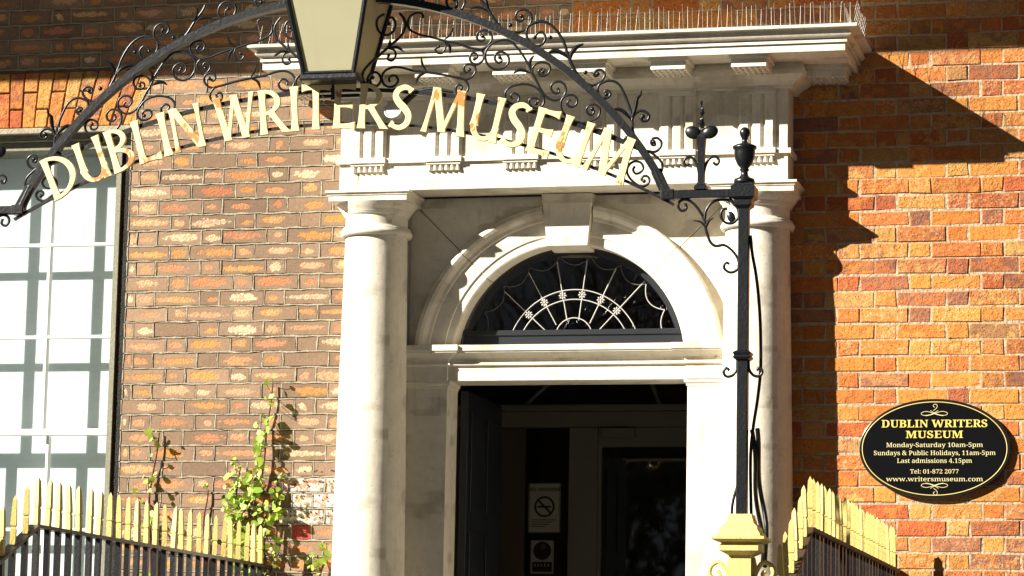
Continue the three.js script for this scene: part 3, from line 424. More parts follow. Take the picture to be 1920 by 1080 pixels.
const TRACERY=[
['scroll',0.007,[0.690,4.430,0.721,4.425,0.751,4.430,0.775,4.449,0.785,4.475,0.776,4.503,0.754,4.516,0.730,4.510,0.720,4.490,0.729,4.472,0.746,4.471,0.752,4.482,0.744,4.489]],
['stem',0.008,[0.712,4.418,0.690,4.430,0.668,4.443,0.641,4.471,0.618,4.507,0.600,4.534,0.579,4.561,0.568,4.584]],
['leaf',0.006,[0.536,4.526,0.556,4.531,0.582,4.528,0.609,4.512]],
['leaf',0.006,[0.600,4.574,0.603,4.547,0.611,4.525,0.620,4.514]],
['scroll',0.007,[0.771,4.447,0.765,4.423,0.774,4.392,0.796,4.372,0.822,4.369,0.839,4.386,0.841,4.407,0.826,4.424,0.808,4.417,0.800,4.402]],
['stem',0.008,[0.771,4.447,0.799,4.461,0.829,4.465,0.865,4.448,0.896,4.414,0.918,4.374,0.930,4.339,0.943,4.310]],
['stem',0.009,[0.931,4.333,0.940,4.311,0.954,4.280,0.976,4.244,0.998,4.222]],
['leaf',0.009,[0.855,4.337,0.875,4.345,0.901,4.340,0.923,4.326,0.936,4.313]],
['leaf',0.009,[0.945,4.308,0.949,4.332,0.966,4.354,0.996,4.368]],
['scroll',0.007,[0.998,4.222,1.011,4.211,1.033,4.202,1.059,4.212,1.076,4.228,1.082,4.245,1.071,4.261,1.054,4.263,1.040,4.253,1.042,4.240,1.052,4.239,1.054,4.247]],
['scroll',0.007,[1.074,4.213,1.059,4.203,1.054,4.182,1.060,4.162,1.077,4.150,1.096,4.153,1.105,4.167,1.098,4.179,1.085,4.179,1.081,4.170,1.089,4.165]],
['stem',0.007,[1.074,4.212,1.093,4.219,1.119,4.216,1.141,4.200,1.158,4.170,1.176,4.126,1.180,4.100]],
['stem',0.007,[1.176,4.126,1.186,4.100,1.187,4.074,1.193,4.057,1.195,4.027,1.204,3.996,1.222,3.966,1.239,3.944,1.265,3.933,1.291,3.913,1.310,3.891,1.313,3.866,1.302,3.848,1.286,3.851,1.282,3.864,1.290,3.870,1.295,3.862]],
['leaf',0.008,[1.115,4.102,1.138,4.105,1.160,4.094,1.180,4.072,1.188,4.061]],
['leaf',0.008,[1.190,4.070,1.203,4.099,1.209,4.125,1.212,4.146,1.223,4.155,1.230,4.178]],
['scroll',0.008,[1.191,4.059,1.201,4.082,1.224,4.096,1.246,4.091,1.259,4.074,1.251,4.057,1.234,4.056,1.227,4.068,1.235,4.073]],
['scroll',0.007,[1.256,3.937,1.286,3.934,1.305,3.951,1.308,3.972,1.290,3.988,1.271,3.982,1.269,3.965,1.279,3.958,1.286,3.966,1.279,3.972]],
['scroll',0.007,[0.501,4.525,0.512,4.551,0.504,4.582,0.477,4.596,0.451,4.588,0.438,4.567,0.445,4.540,0.466,4.525,0.481,4.539,0.480,4.559,0.469,4.566]],
['scroll',0.007,[0.300,4.559,0.318,4.561,0.344,4.571,0.357,4.592,0.343,4.610,0.321,4.607,0.317,4.592,0.331,4.587]],
['scroll',0.0065,[1.206,3.879,1.199,3.866,1.208,3.850,1.227,3.854,1.239,3.872,1.229,3.892,1.205,3.898,1.184,3.886,1.175,3.861,1.185,3.835,1.207,3.813,1.232,3.799,1.254,3.805,1.264,3.824,1.254,3.839,1.237,3.837,1.233,3.824,1.243,3.819]],
['scroll',0.0065,[0.950,4.148,0.937,4.142,0.935,4.129,0.950,4.119,0.967,4.125,0.974,4.145,0.960,4.165,0.934,4.166,0.913,4.151,0.909,4.126,0.918,4.100,0.940,4.073,0.971,4.057,1.005,4.055,1.035,4.062,1.059,4.080,1.064,4.108,1.047,4.126,1.024,4.124,1.011,4.110,1.018,4.090,1.034,4.087,1.041,4.100,1.034,4.109]],
['stem',0.0065,[0.895,4.197,0.902,4.182,0.889,4.175,0.873,4.185,0.868,4.205,0.881,4.219,0.903,4.222,0.923,4.207,0.927,4.181,0.915,4.160,0.891,4.148,0.865,4.153,0.843,4.171,0.825,4.197,0.807,4.233,0.793,4.255,0.785,4.272,0.775,4.295,0.757,4.326,0.735,4.357,0.715,4.379,0.701,4.389]],
['leaf',0.007,[0.717,4.260,0.736,4.272,0.758,4.271,0.785,4.260]],
['leaf',0.006,[0.798,4.329,0.784,4.307,0.787,4.277]],
['scroll',0.0065,[0.793,4.259,0.793,4.281,0.810,4.298,0.836,4.301,0.858,4.292,0.863,4.272,0.850,4.251,0.828,4.248,0.816,4.264,0.825,4.275,0.839,4.271,0.835,4.262]],
['scroll',0.0065,[0.713,4.159,0.706,4.171,0.721,4.182,0.741,4.167,0.735,4.146,0.713,4.140,0.691,4.154,0.684,4.182,0.699,4.203,0.733,4.215,0.768,4.216,0.804,4.204,0.830,4.178,0.842,4.147,0.831,4.124,0.805,4.120,0.782,4.136,0.784,4.155,0.804,4.161,0.820,4.148,0.811,4.137]],
['stem',0.0065,[0.344,4.498,0.341,4.513,0.319,4.519,0.292,4.506,0.281,4.480,0.289,4.454,0.316,4.437,0.339,4.428,0.384,4.417,0.433,4.402,0.482,4.390,0.535,4.370]],
['scroll',0.0065,[0.533,4.371,0.559,4.365,0.586,4.362,0.603,4.370,0.620,4.389,0.627,4.411,0.615,4.429,0.588,4.438,0.567,4.426,0.567,4.404,0.585,4.394,0.598,4.405,0.589,4.414]],
['scroll',0.0065,[0.581,4.362,0.595,4.342,0.589,4.316,0.566,4.301,0.545,4.312,0.538,4.331,0.549,4.348,0.565,4.344,0.569,4.331,0.558,4.324]],
['scroll',0.0065,[0.715,4.381,0.699,4.391,0.682,4.396,0.655,4.394,0.625,4.380,0.604,4.355,0.602,4.324,0.618,4.293,0.649,4.278,0.680,4.286,0.697,4.312,0.690,4.336,0.665,4.349,0.643,4.340,0.641,4.318,0.657,4.305,0.669,4.315,0.660,4.327]],
['stem',0.0065,[0.214,4.244,0.210,4.255,0.219,4.267,0.236,4.268,0.248,4.249,0.237,4.229,0.210,4.223,0.188,4.237,0.181,4.268,0.195,4.290,0.226,4.302,0.262,4.299,0.307,4.286,0.360,4.278,0.436,4.264,0.485,4.252,0.523,4.243]],
['scroll',0.0065,[0.522,4.242,0.546,4.250,0.562,4.273,0.559,4.294,0.541,4.304,0.521,4.301,0.515,4.283,0.525,4.271,0.539,4.281]],
['scroll',0.0065,[0.518,4.243,0.532,4.226,0.535,4.207,0.523,4.189,0.501,4.183,0.486,4.196,0.485,4.214,0.496,4.223,0.509,4.214,0.505,4.201]],
['leaf',0.005,[0.341,4.340,0.346,4.311,0.364,4.279]],
['leaf',0.006,[0.364,4.276,0.334,4.261,0.322,4.231]],
['leaf',0.005,[0.469,4.454,0.457,4.426,0.433,4.404]],
['scroll',0.006,[0.433,4.402,0.439,4.378,0.425,4.353,0.407,4.354,0.397,4.370,0.411,4.379]],
['leaf',0.006,[0.440,4.399,0.456,4.377,0.459,4.347]],
['stem',0.0075,[0.115,4.230,0.100,4.262,0.105,4.291,0.127,4.318,0.167,4.352,0.197,4.378,0.232,4.407,0.259,4.433,0.272,4.468,0.267,4.494,0.247,4.521]],
['scroll',0.006,[0.204,4.380,0.227,4.372,0.235,4.350,0.221,4.329,0.202,4.336,0.207,4.351]],
['leaf',0.006,[0.208,4.382,0.242,4.381,0.270,4.362]],
['leaf',0.006,[0.204,4.377,0.210,4.395,0.212,4.415]],
['scroll',0.007,[0.185,4.520,0.158,4.503,0.154,4.472,0.168,4.445,0.196,4.433,0.222,4.447,0.231,4.478,0.216,4.505,0.199,4.497,0.204,4.479]],
['scroll',0.007,[0.121,4.230,0.126,4.270,0.151,4.285,0.172,4.271,0.176,4.247,0.161,4.229,0.139,4.235,0.133,4.255,0.143,4.263]]];
const BRACKET=[
['scroll',0.007,[1.345,3.729,1.349,3.709,1.331,3.700,1.317,3.717,1.323,3.737,1.349,3.744,1.378,3.726,1.404,3.693,1.419,3.663,1.423,3.641,1.430,3.612,1.445,3.575,1.463,3.561,1.496,3.564,1.525,3.545,1.547,3.516,1.554,3.490,1.544,3.465,1.519,3.458,1.497,3.477,1.504,3.496,1.518,3.491]],
['leaf',0.006,[1.377,3.661,1.404,3.656,1.424,3.640]],
['leaf',0.006,[1.455,3.671,1.438,3.659,1.426,3.640]],
['scroll',0.007,[1.420,3.660,1.426,3.700,1.451,3.732,1.487,3.740,1.523,3.734,1.545,3.711,1.551,3.675,1.531,3.650,1.502,3.651,1.483,3.676,1.491,3.702,1.508,3.704]]];
// ---------------------------------------------------------------- railings beside the steps
{
  const spearGeo = geo([sq([[0, 0], [0.0108, 0], [0.0116, 0.006], [0.0116, 0.068], [0.009, 0.071], [0.009, 0.075], [0.0122, 0.079], [0.0122, 0.088], [0.0085, 0.186], [0, 0.206]])]);
  const barGeo = geo([new THREE.BoxGeometry(0.024, 1, 0.024).translate(0, -0.5, 0)]);
  const build = (x, label, dark) => {
    const R = thing('railing', label, 'railing', [x, 0, 0]);
    const y0 = 2.54, zc = 3.19, sl = 0.446, yAt = (z) => (z <= zc ? y0 : y0 - (z - zc) * sl);
    const q = []; const path = [[0.0, y0], [zc, y0], [zc + 0.75, y0 - 0.75 * sl]]; const w = 0.024, h = 0.016;
    for (let i = 0; i < 2; i++) { const [za, ya] = path[i], [zb, yb] = path[i + 1]; const c = (z, y, sx, sy) => [sx * w, y + (sy ? 0 : -h), z]; const A = [c(za, ya, -1, 0), c(za, ya, 1, 0), c(za, ya, 1, 1), c(za, ya, -1, 1)], B = [c(zb, yb, -1, 0), c(zb, yb, 1, 0), c(zb, yb, 1, 1), c(zb, yb, -1, 1)]; for (let k = 0; k < 4; k++) { const n = (k + 1) % 4; q.push([A[k], A[n], B[n], B[k]]); } q.push([A[3], A[2], A[1], A[0]], [B[0], B[1], B[2], B[3]]); }
    mk('top_rail', quadsGeo(q), dark ? M.rustIron : M.iron, R); mk('bottom_rail', box(-0.02, 0.02, 1.47, 1.49, 0.005, zc), M.iron, R);
    for (let i = -6; i < 26; i++) { const z = zc - 0.02 - i * 0.1205; if (z < 0.1) break; const y = yAt(z), b = new THREE.Mesh(barGeo, M.iron); b.name = 'baluster'; b.castShadow = b.receiveShadow = true; b.position.set(rr(-0.002, 0.002), y - 0.002, z + rr(-0.004, 0.004)); b.rotation.set(rr(-0.006, 0.006), rr(-0.1, 0.1), rr(-0.006, 0.006)); const f = new THREE.Mesh(spearGeo, M.yellow); f.name = 'spearhead'; f.castShadow = f.receiveShadow = true; f.position.set(0, 0.001, 0); f.rotation.set(rr(-0.03, 0.03), rr(-0.2, 0.2), rr(-0.03, 0.03)); b.add(f); R.add(b); }
    return R;
  };
  build(-1.58, 'black iron railing with pale yellow spearheads in front of the sash window and creeper', false);
  build(1.72, 'black iron railing with pale yellow spearheads below the oval sign', true);
}
// ---------------------------------------------------------------- the iron overthrow with its gilded name
const ZA = 3.93, AX = -0.06;
{
  const A = thing('iron_overthrow', 'black wrought iron arch with scrolls and gilded museum lettering across the entrance steps', 'gate arch', [AX, 0, ZA]);
  // main arch bar, square section
  const arcBar = (cx, cy, r, a0, a1, hw, hz, n) => { const prof = [[r - hw, -hz], [r - hw, hz], [r + hw, hz], [r + hw, -hz], [r - hw, -hz]].reverse(); return sweepArc(prof, 0, a0, a1, n, true).translate(cx, cy, 0); };
  const af = Math.asin((3.762 - 3.089) / 1.5);
  mk('arch_bar', arcBar(-0.0, 3.089, 1.5, af, Math.PI - af, 0.0145, 0.019, 72), M.iron, A);
  const tb = (r, hw, lim) => arcBar(0.003, 1.31, r, Math.PI / 2 - lim, Math.PI / 2 + lim, hw, 0.008, 72);
  mk('text_bar', tb(2.770, 0.0055, 0.512), M.iron, A); mk('text_bar', tb(2.905, 0.008, 0.437), M.iron, A);
  for (const s of [-1, 1]) {
    mk('arm', rbox(Math.min(s * 1.318, s * 1.60), Math.max(s * 1.318, s * 1.60), 3.746, 3.779, -0.019, 0.019, 0.003), M.iron, A);
    mk('elbow', [bar(V(s * 1.335, 3.757, 0), V(s * 1.288, 3.86, 0), 0.021, 8), rbox(s * 1.3365 - 0.026, s * 1.3365 + 0.026, 3.743, 3.783, -0.0215, 0.0215, 0.004)], M.iron, A);
    // post with cap, urn, collar and pedestal
    const px = s * 1.633, post = mk('post', rbox(px - 0.0205, px + 0.0205, 2.5, 3.72, -0.0205, 0.0205, 0.003), M.iron, A);
    mk('cap', [sq([[0.02, 3.70], [0.034, 3.714], [0.034, 3.735], [0.046, 3.744], [0.046, 3.785], [0.038, 3.79], [0.034, 3.80]]).translate(px, 0, 0)], M.iron, post);
    mk('urn', new THREE.LatheGeometry([[0, 3.795], [0.036, 3.797], [0.041, 3.806], [0.038, 3.818], [0.022, 3.824], [0.014, 3.834], [0.013, 3.846], [0.019, 3.853], [0.015, 3.860], [0.028, 3.874], [0.037, 3.896], [0.040, 3.92], [0.040, 3.932], [0.046, 3.936], [0.046, 3.945], [0.030, 3.953], [0.013, 3.958], [0.009, 3.968], [0.012, 3.974], [0.0125, 3.978], [0.0185, 3.988], [0.0205, 3.999], [0.0175, 4.011], [0.008, 4.019], [0, 4.02]].map(([r, y]) => new THREE.Vector2(r, y)), 28).translate(px, 0, 0), M.ironPlain, post);
    mk('collar', [sq([[0.021, 3.118], [0.029, 3.123], [0.035, 3.13], [0.030, 3.138], [0.035, 3.147], [0.029, 3.153], [0.021, 3.157]]).translate(px, 0, 0)], M.iron, post);
    for (const d of [-1, 1]) mk('collar_scroll', tube(curve2([0.021, 3.12, 0.024, 3.085, 0.042, 3.062, 0.064, 3.060, 0.074, 3.078, 0.062, 3.092, 0.052, 3.082].map((v, i) => (i % 2 ? v : px + d * v))), 0.0062, 28, 6), M.ironPlain, post);
    const ped = mk('pedestal', [sq([[0, 2.536], [0.043, 2.536], [0.047, 2.52], [0.05, 2.512], [0.052, 2.503], [0.068, 2.488], [0.07, 2.476], [0.08, 2.462], [0.083, 2.452], [0.1, 2.449], [0.1, 2.44], [0.08, 2.43], [0.066, 2.428], [0.066, 2.424], [0.074, 2.422], [0.074, 2.398], [0.06, 2.39], [0.042, 2.38], [0.045, 1.45], [0.1, 1.42], [0.12, 1.3], [0.12, 0.6], [0, 0.6]].slice().reverse()).translate(px, 0, 0)], M.yellow, post);
    for (const d of [-1, 1]) mk('pedestal_scroll', [tube(curve2([0.044, 2.27, 0.058, 2.325, 0.085, 2.358, 0.112, 2.345, 0.12, 2.31, 0.096, 2.292, 0.08, 2.31, 0.092, 2.326].map((v, i) => (i % 2 ? v : px + d * v))), 0.009, 30, 8), tube(curve2([0.045, 2.375, 0.052, 2.34, 0.05, 2.29, 0.045, 2.2].map((v, i) => (i % 2 ? v : px + d * v))), 0.008, 16, 6)], M.yellow, ped);
    // crest on the arm: fleur with twisted flame
    const fx = s * 1.466, fy = 3.78, crest = mk('crest', [sq([[0.024, fy], [0.024, fy + 0.012], [0.016, fy + 0.02], [0.0125, fy + 0.03], [0.013, fy + 0.15], [0.016, fy + 0.205], [0.009, fy + 0.225], [0.004, fy + 0.23]]).translate(fx, 0, 0)], M.iron, A);
    const flame = new THREE.CylinderGeometry(0.004, 0.021, 0.13, 4, 22).toNonIndexed(); { const p = flame.attributes.position; for (let i = 0; i < p.count; i++) { const t = (p.getY(i) + 0.06) / 0.12, a = t * 9, f = (0.45 + 0.55 * Math.abs(Math.sin(t * 9))) , x = p.getX(i) * f * 1.25, z = p.getZ(i) * 0.5; p.setXYZ(i, x * Math.cos(a) - z * Math.sin(a) + 0.002 * Math.sin(t * 12), p.getY(i), x * Math.sin(a) + z * Math.cos(a)); } flame.computeVertexNormals(); flame.translate(fx, fy + 0.285, 0); }
    mk('flame', flame, M.ironPlain, crest);
    for (const d of [-1, 1]) {
      mk('crest_leaf', new THREE.SphereGeometry(0.031, 16, 12).scale(1.05, 0.82, 0.5).rotateZ(d * 0.35).translate(fx + d * 0.033, fy + 0.224, 0.004), M.ironPlain, crest);
      mk('crest_scroll', tube(curve2([0.008, 3.84, 0.018, 3.88, 0.035, 3.905, 0.056, 3.908, 0.068, 3.892, 0.058, 3.876, 0.046, 3.886].map((v, i) => (i % 2 ? v : fx + d * v))), 0.0058, 28, 6), M.ironPlain, crest);
    }
  }
  // scrollwork, traced on one half and mirrored
  for (const s of [1, -1]) for (const [n, r, p] of TRACERY) {
    const c = curve2(p.map((v, i) => (i % 2 ? v : s * v)), n === 'leaf' ? 0.004 : 0), L = c.getLength();
    const parts = [n === 'leaf' ? tube(c, r * 0.9, 12, 6, (t) => 0.25 + 0.95 * Math.sin(Math.PI * (0.06 + 0.9 * t))) : tube(c, r * 0.8, Math.max(16, Math.round(L / 0.006)), 6)];
    if (n === 'scroll') { const e = c.getPoint(1); parts.push(ball(e.x, e.y, 0.002, r * 1.2, 8)); }
    mk(n, parts, M.ironPlain, A);
  }
  // little rivets where scrolls meet the bar
  for (const s of [1, -1]) for (const [x, y] of [[1.17, 3.99], [1.005, 4.255], [0.862, 4.4], [0.70, 4.455]]) mk('rivet', ball(s * x, y, 0, 0.009, 8), M.ironPlain, A);
  // bracket under each arm
  for (const s of [1, -1]) for (const [n, r, p] of BRACKET) { const c = curve2(p.map((v, i) => (i % 2 ? v : s * (v - AX)))); mk('bracket_' + n, n === 'leaf' ? tube(c, r, 10, 6, (t) => 0.3 + 0.9 * t) : tube(c, r * 0.85, 90, 6), M.ironPlain, A); }
  for (const s of [1, -1]) { mk('bracket_leaf', new THREE.SphereGeometry(0.02, 12, 8).scale(0.8, 1.15, 0.4).rotateZ(s * 0.4).translate(s * 1.583, 3.672, 0), M.ironPlain, A); mk('bracket_stay', bar(V(s * 1.575, 3.745, 0), V(s * 1.615, 3.70, 0), 0.008), M.ironPlain, A); }
  // back braces tying the post to the railing
  for (const s of [1, -1]) for (const [off, ph] of [[0.018, 0], [0.035, 1.1]]) { const p = []; for (let i = 0; i <= 14; i++) { const t = i / 14; p.push(V(s * (1.645 + off + 0.012 * Math.sin(t * 9 + ph)), 2.86 - t * 0.5, -0.04 - 0.30 * t + 0.05 * Math.sin(t * 8 + ph))); } mk('back_brace', tube(new THREE.CatmullRomCurve3(p), 0.009, 50, 6), M.ironPlain, A); }
  for (const s of [1, -1]) mk('back_brace', tube(curve2([1.612, 2.66, 1.598, 2.62, 1.588, 2.57, 1.586, 2.50].map((v, i) => (i % 2 ? v : s * v)), -0.05), 0.006, 16, 6), M.ironPlain, A);
  // lettering
  // flared Roman capitals, each stroke its own polygon a hair proud of the one before
  const st = 0.145, th = 0.09, glyph = (ch) => {
    const P = []; let w = 0.6;
    const fl = (t, f) => 1 + f * Math.pow(Math.abs(2 * t - 1), 3.5);
    const up = (x0, y0, x1, y1, wd, f = 0.45) => { const L = [], R = []; for (let i = 0; i <= 12; i++) { const t = i / 12, h = wd / 2 * fl(t, f), x = lerp(x0, x1, t), y = lerp(y0, y1, t); L.push([x - h, y]); R.push([x + h, y]); } P.push([...L, ...R.reverse()]); };
    const arm = (x0, x1, y, wd, end = 1, f = 0.8) => { const A = [], B = []; for (let i = 0; i <= 8; i++) { const t = i / 8, h = wd / 2 * (1 + f * Math.pow(end > 0 ? t : end < 0 ? 1 - t : Math.abs(2 * t - 1), 4)); A.push([lerp(x0, x1, t), y - h]); B.push([lerp(x0, x1, t), y + h]); } P.push([...A, ...B.reverse()]); };
    const ring = (cx, cy, rx, ry, a0, a1, wd, wt) => { const A = [], B = []; for (let i = 0; i <= 24; i++) { const a = lerp(a0, a1, i / 24), c = Math.cos(a), s = Math.sin(a); A.push([cx + rx * c, cy + ry * s]); B.push([cx + (rx - wd) * c, cy + (ry - wt) * s]); } P.push([...A, ...B.reverse()]); };
    const H2 = Math.PI / 2;
    if (ch === 'I') { up(0.13, 0, 0.13, 1, st, 0.55); w = 0.26; }
    if (ch === 'L') { up(0.13, 0, 0.13, 1, st, 0.4); arm(0.13, 0.58, 0.06, 0.1); w = 0.6; }
    if (ch === 'E') { up(0.13, 0, 0.13, 1, st, 0.4); arm(0.13, 0.56, 0.06, 0.1); arm(0.13, 0.5, 0.52, 0.1); arm(0.13, 0.55, 0.94, 0.1); w = 0.58; }
    if (ch === 'T') { up(0.36, 0, 0.36, 1, st, 0.4); arm(0.02, 0.70, 0.94, 0.1, 0); w = 0.72; }
    if (ch === 'D') { up(0.13, 0, 0.13, 1, st, 0.35); ring(0.13, 0.5, 0.62, 0.5, -H2, H2, 0.15, 0.08); w = 0.77; }
    if (ch === 'B') { up(0.13, 0, 0.13, 1, st, 0.35); ring(0.15, 0.745, 0.38, 0.255, -H2, H2, 0.135, 0.078); ring(0.15, 0.27, 0.46, 0.27, -H2, H2, 0.145, 0.08); w = 0.63; }
    if (ch === 'R') { up(0.13, 0, 0.13, 1, st, 0.45); ring(0.15, 0.71, 0.42, 0.29, -H2, H2, 0.14, 0.078); up(0.68, 0, 0.30, 0.50, 0.165, 0.3); w = 0.74; }
    if (ch === 'N') { up(0.09, 0, 0.09, 1, th, 0.7); up(0.69, 0, 0.69, 1, th, 0.7); up(0.66, 0, 0.12, 1, 0.175, 0.1); w = 0.78; }
    if (ch === 'M') { up(0.08, 0, 0.20, 1, th, 0.6); up(0.49, 0.04, 0.22, 1, 0.165, 0.1); up(0.49, 0.04, 0.76, 1, th, 0.1); up(0.92, 0, 0.78, 1, 0.145, 0.45); w = 1.02; }
    if (ch === 'W') { up(0.30, 0, 0.10, 1, 0.155, 0.3); up(0.30, 0, 0.53, 1, th, 0.3); up(0.74, 0, 0.53, 1, 0.155, 0.3); up(0.74, 0, 0.97, 1, th, 0.5); w = 1.04; }
    if (ch === 'U') { up(0.14, 0.3, 0.14, 1, st, 0.4); up(0.63, 0, 0.63, 1, 0.13, 0.5); ring(0.385, 0.34, 0.3275, 0.34, Math.PI, 2 * Math.PI, 0.145, 0.095); w = 0.75; }
    if (ch === 'S') { const c = new THREE.CatmullRomCurve3([[0.50, 0.86], [0.44, 0.92], [0.32, 0.945], [0.17, 0.87], [0.13, 0.74], [0.22, 0.60], [0.38, 0.47], [0.48, 0.33], [0.45, 0.15], [0.31, 0.055], [0.17, 0.07], [0.06, 0.14]].map(([x, y]) => V(x, y, 0))), A = [], B = []; for (let i = 0; i <= 48; i++) { const t = i / 48, p = c.getPoint(t), d = c.getTangent(t), h = 0.045 + 0.036 * Math.sin(Math.PI * t) ** 1.5 + (t < 0.06 || t > 0.94 ? 0.03 : 0); A.push([p.x - d.y * h, p.y + d.x * h]); B.push([p.x + d.y * h, p.y - d.x * h]); } P.push([...A, ...B.reverse()]); w = 0.6; }
    return [P, w];
  };
  const H = 0.182, words = [['DUBLIN', -25.5, -11.3], ['WRITERS', -10.4, 6.45], ['MUSEUM', 7.2, 24.95]], RB = 2.747;
  for (const [w, d0, d1] of words) {
    const gl = [...w].map(glyph), gap = 0.02, L = (d1 - d0) * Math.PI / 180 * (RB + 0.06), k = (L / H - gap * (w.length - 1)) / gl.reduce((a, b) => a + b[1], 0);
    let x = 0;
    gl.forEach(([P, gw], i) => {
      const gs = P.map((poly, n) => { const sh = new THREE.Shape(poly.map(([a, b]) => new THREE.Vector2((a - gw / 2) * k * H, b * H))); return new THREE.ExtrudeGeometry(sh, { depth: 0.010 + n * 0.0005, bevelEnabled: true, bevelThickness: 0.0012, bevelSize: 0.0012, bevelOffset: -0.0012, bevelSegments: 1 }).translate(0, 0, -n * 0.0002); });
      const a = d0 * Math.PI / 180 + (x + gw * k / 2) * H / (RB + 0.06), u0 = rr(0, 2), v0 = rr(0, 1), g = geo(gs), uv = g.attributes.uv; for (let q = 0; q < uv.count; q++) uv.setXY(q, uv.getX(q) + u0, uv.getY(q) + v0);
      const m = mk('letter_' + w[i].toLowerCase(), g, M.gilt, A, true); m.rotation.z = -a; m.position.set(0.004 + RB * Math.sin(a), 1.31 + RB * Math.cos(a), 0.009); x += gw * k + gap;
    });
  }
}
// ---------------------------------------------------------------- lantern in the crown of the arch
{
  const L = thing('lantern', 'four sided black lantern with cream frosted panes in the crown of the arch', 'lantern', [-0.068, 4.235, ZA]);
  const r0 = 0.100, r1 = 0.192, y0 = 0.014, y1 = 0.47, P = (sx, sz, t, o = 0) => V(sx * (lerp(r0, r1, t) + o), lerp(y0, y1, t), sz * (lerp(r0, r1, t) + o));
  const fr = []; for (const [a, b] of [[-1, -1], [1, -1], [1, 1], [-1, 1]]) fr.push(bar(P(a, b, 0), P(a, b, 1), 0.0095, 6));
  mk('frame', [...fr, sq([[0, 0], [r0 + 0.014, 0], [r0 + 0.016, 0.008], [r0 + 0.012, 0.024], [r0 - 0.002, 0.026], [0, 0.026]]), sq([[r1 - 0.02, y1 - 0.012], [r1 + 0.02, y1 - 0.012], [r1 + 0.024, y1 + 0.01], [r1 - 0.02, y1 + 0.012]])], M.iron, L);
  for (const [ax, s] of [['z', 1], ['z', -1], ['x', 1], ['x', -1]]) { const c = (t, q) => { const r = lerp(r0, r1, t) - 0.004, h = q * (r - 0.004); return ax === 'z' ? [h, lerp(y0, y1, t), s * r] : [s * r, lerp(y0, y1, t), h]; }; mk('pane', quadsGeo([[c(0.03, -1), c(0.03, 1), c(0.98, 1), c(0.98, -1)]]), M.lampGlass, L);
    const e = (t, q, o) => { const r = lerp(r0, r1, t) + o, h = q * (lerp(r0, r1, t) - 0.006); return ax === 'z' ? V(h, lerp(y0, y1, t), s * r) : V(s * r, lerp(y0, y1, t), h); }; mk('glazing_strip', [bar(e(0.04, -1, 0), e(0.04, 1, 0), 0.007), bar(e(0.03, -1, 0), e(0.98, -1, 0), 0.006), bar(e(0.03, 1, 0), e(0.98, 1, 0), 0.006)], M.iron, L); }
  mk('roof', sq([[0.225, y1 + 0.01], [0.2, y1 + 0.03], [0.09, y1 + 0.12], [0.08, y1 + 0.2], [0.1, y1 + 0.21], [0.02, y1 + 0.28], [0, y1 + 0.3]]), M.iron, L);
  mk('bracket', [bar(V(0, -0.06, 0), V(0, 0.004, 0), 0.02, 8), rbox(-0.1, 0.1, -0.05, -0.036, -0.012, 0.012, 0.003)], M.iron, L);
}
// ---------------------------------------------------------------- small floodlight and cables on the arch
{
  const F = thing('floodlight', 'small round grey floodlight fixed behind the gilded lettering', 'floodlight', [0.168, 4.125, 3.905]);
  mk('head', [new THREE.CylinderGeometry(0.034, 0.028, 0.045, 24).rotateX(Math.PI / 2 - 0.1), new THREE.TorusGeometry(0.033, 0.004, 8, 24).translate(0, 0, 0.02).rotateX(-0.25)], M.greyMetal, F);
  mk('bracket', [bar(V(-0.02, -0.02, 0.0), V(-0.055, -0.05, 0.01), 0.008)], M.greyMetal, F);
  mk('arm', tube(new THREE.CatmullRomCurve3([V(0.02, 0.02, -0.01), V(0.055, 0.055, -0.005), V(0.095, 0.08, 0), V(0.15, 0.088, 0.004), V(0.24, 0.075, 0.005)]), 0.010, 24, 8, (t) => 1.5 - 0.9 * t), M.rubber, F);
  const p = []; for (let i = 0; i <= 30; i++) { const a = 0.075 + i / 30 * 0.34; p.push(V(-0.056 + 2.915 * Math.sin(a), 1.31 + 2.915 * Math.cos(a) + 0.004 * Math.sin(i * 1.7), ZA - 0.02)); }
  tag(mk('arch_cable', tube(new THREE.CatmullRomCurve3(p), 0.0065, 90, 6), M.rubber), 'black cable strapped along the bar above the word MUSEUM', 'cable');
  tag(mk('hanging_cable', tube(new THREE.CatmullRomCurve3([V(1.597, 3.60, ZA - 0.005), V(1.604, 3.53, ZA - 0.01), V(1.618, 3.45, ZA - 0.015), V(1.63, 3.34, ZA - 0.02), V(1.637, 3.2, ZA - 0.02), V(1.637, 3.08, ZA - 0.02), V(1.626, 2.97, ZA - 0.02), V(1.611, 2.87, ZA - 0.02), V(1.602, 2.77, ZA - 0.02), V(1.60, 2.5, ZA - 0.06)]), 0.0062, 70, 8), M.rubber), 'loose black cable bowing out beside the lamp post', 'cable');
}
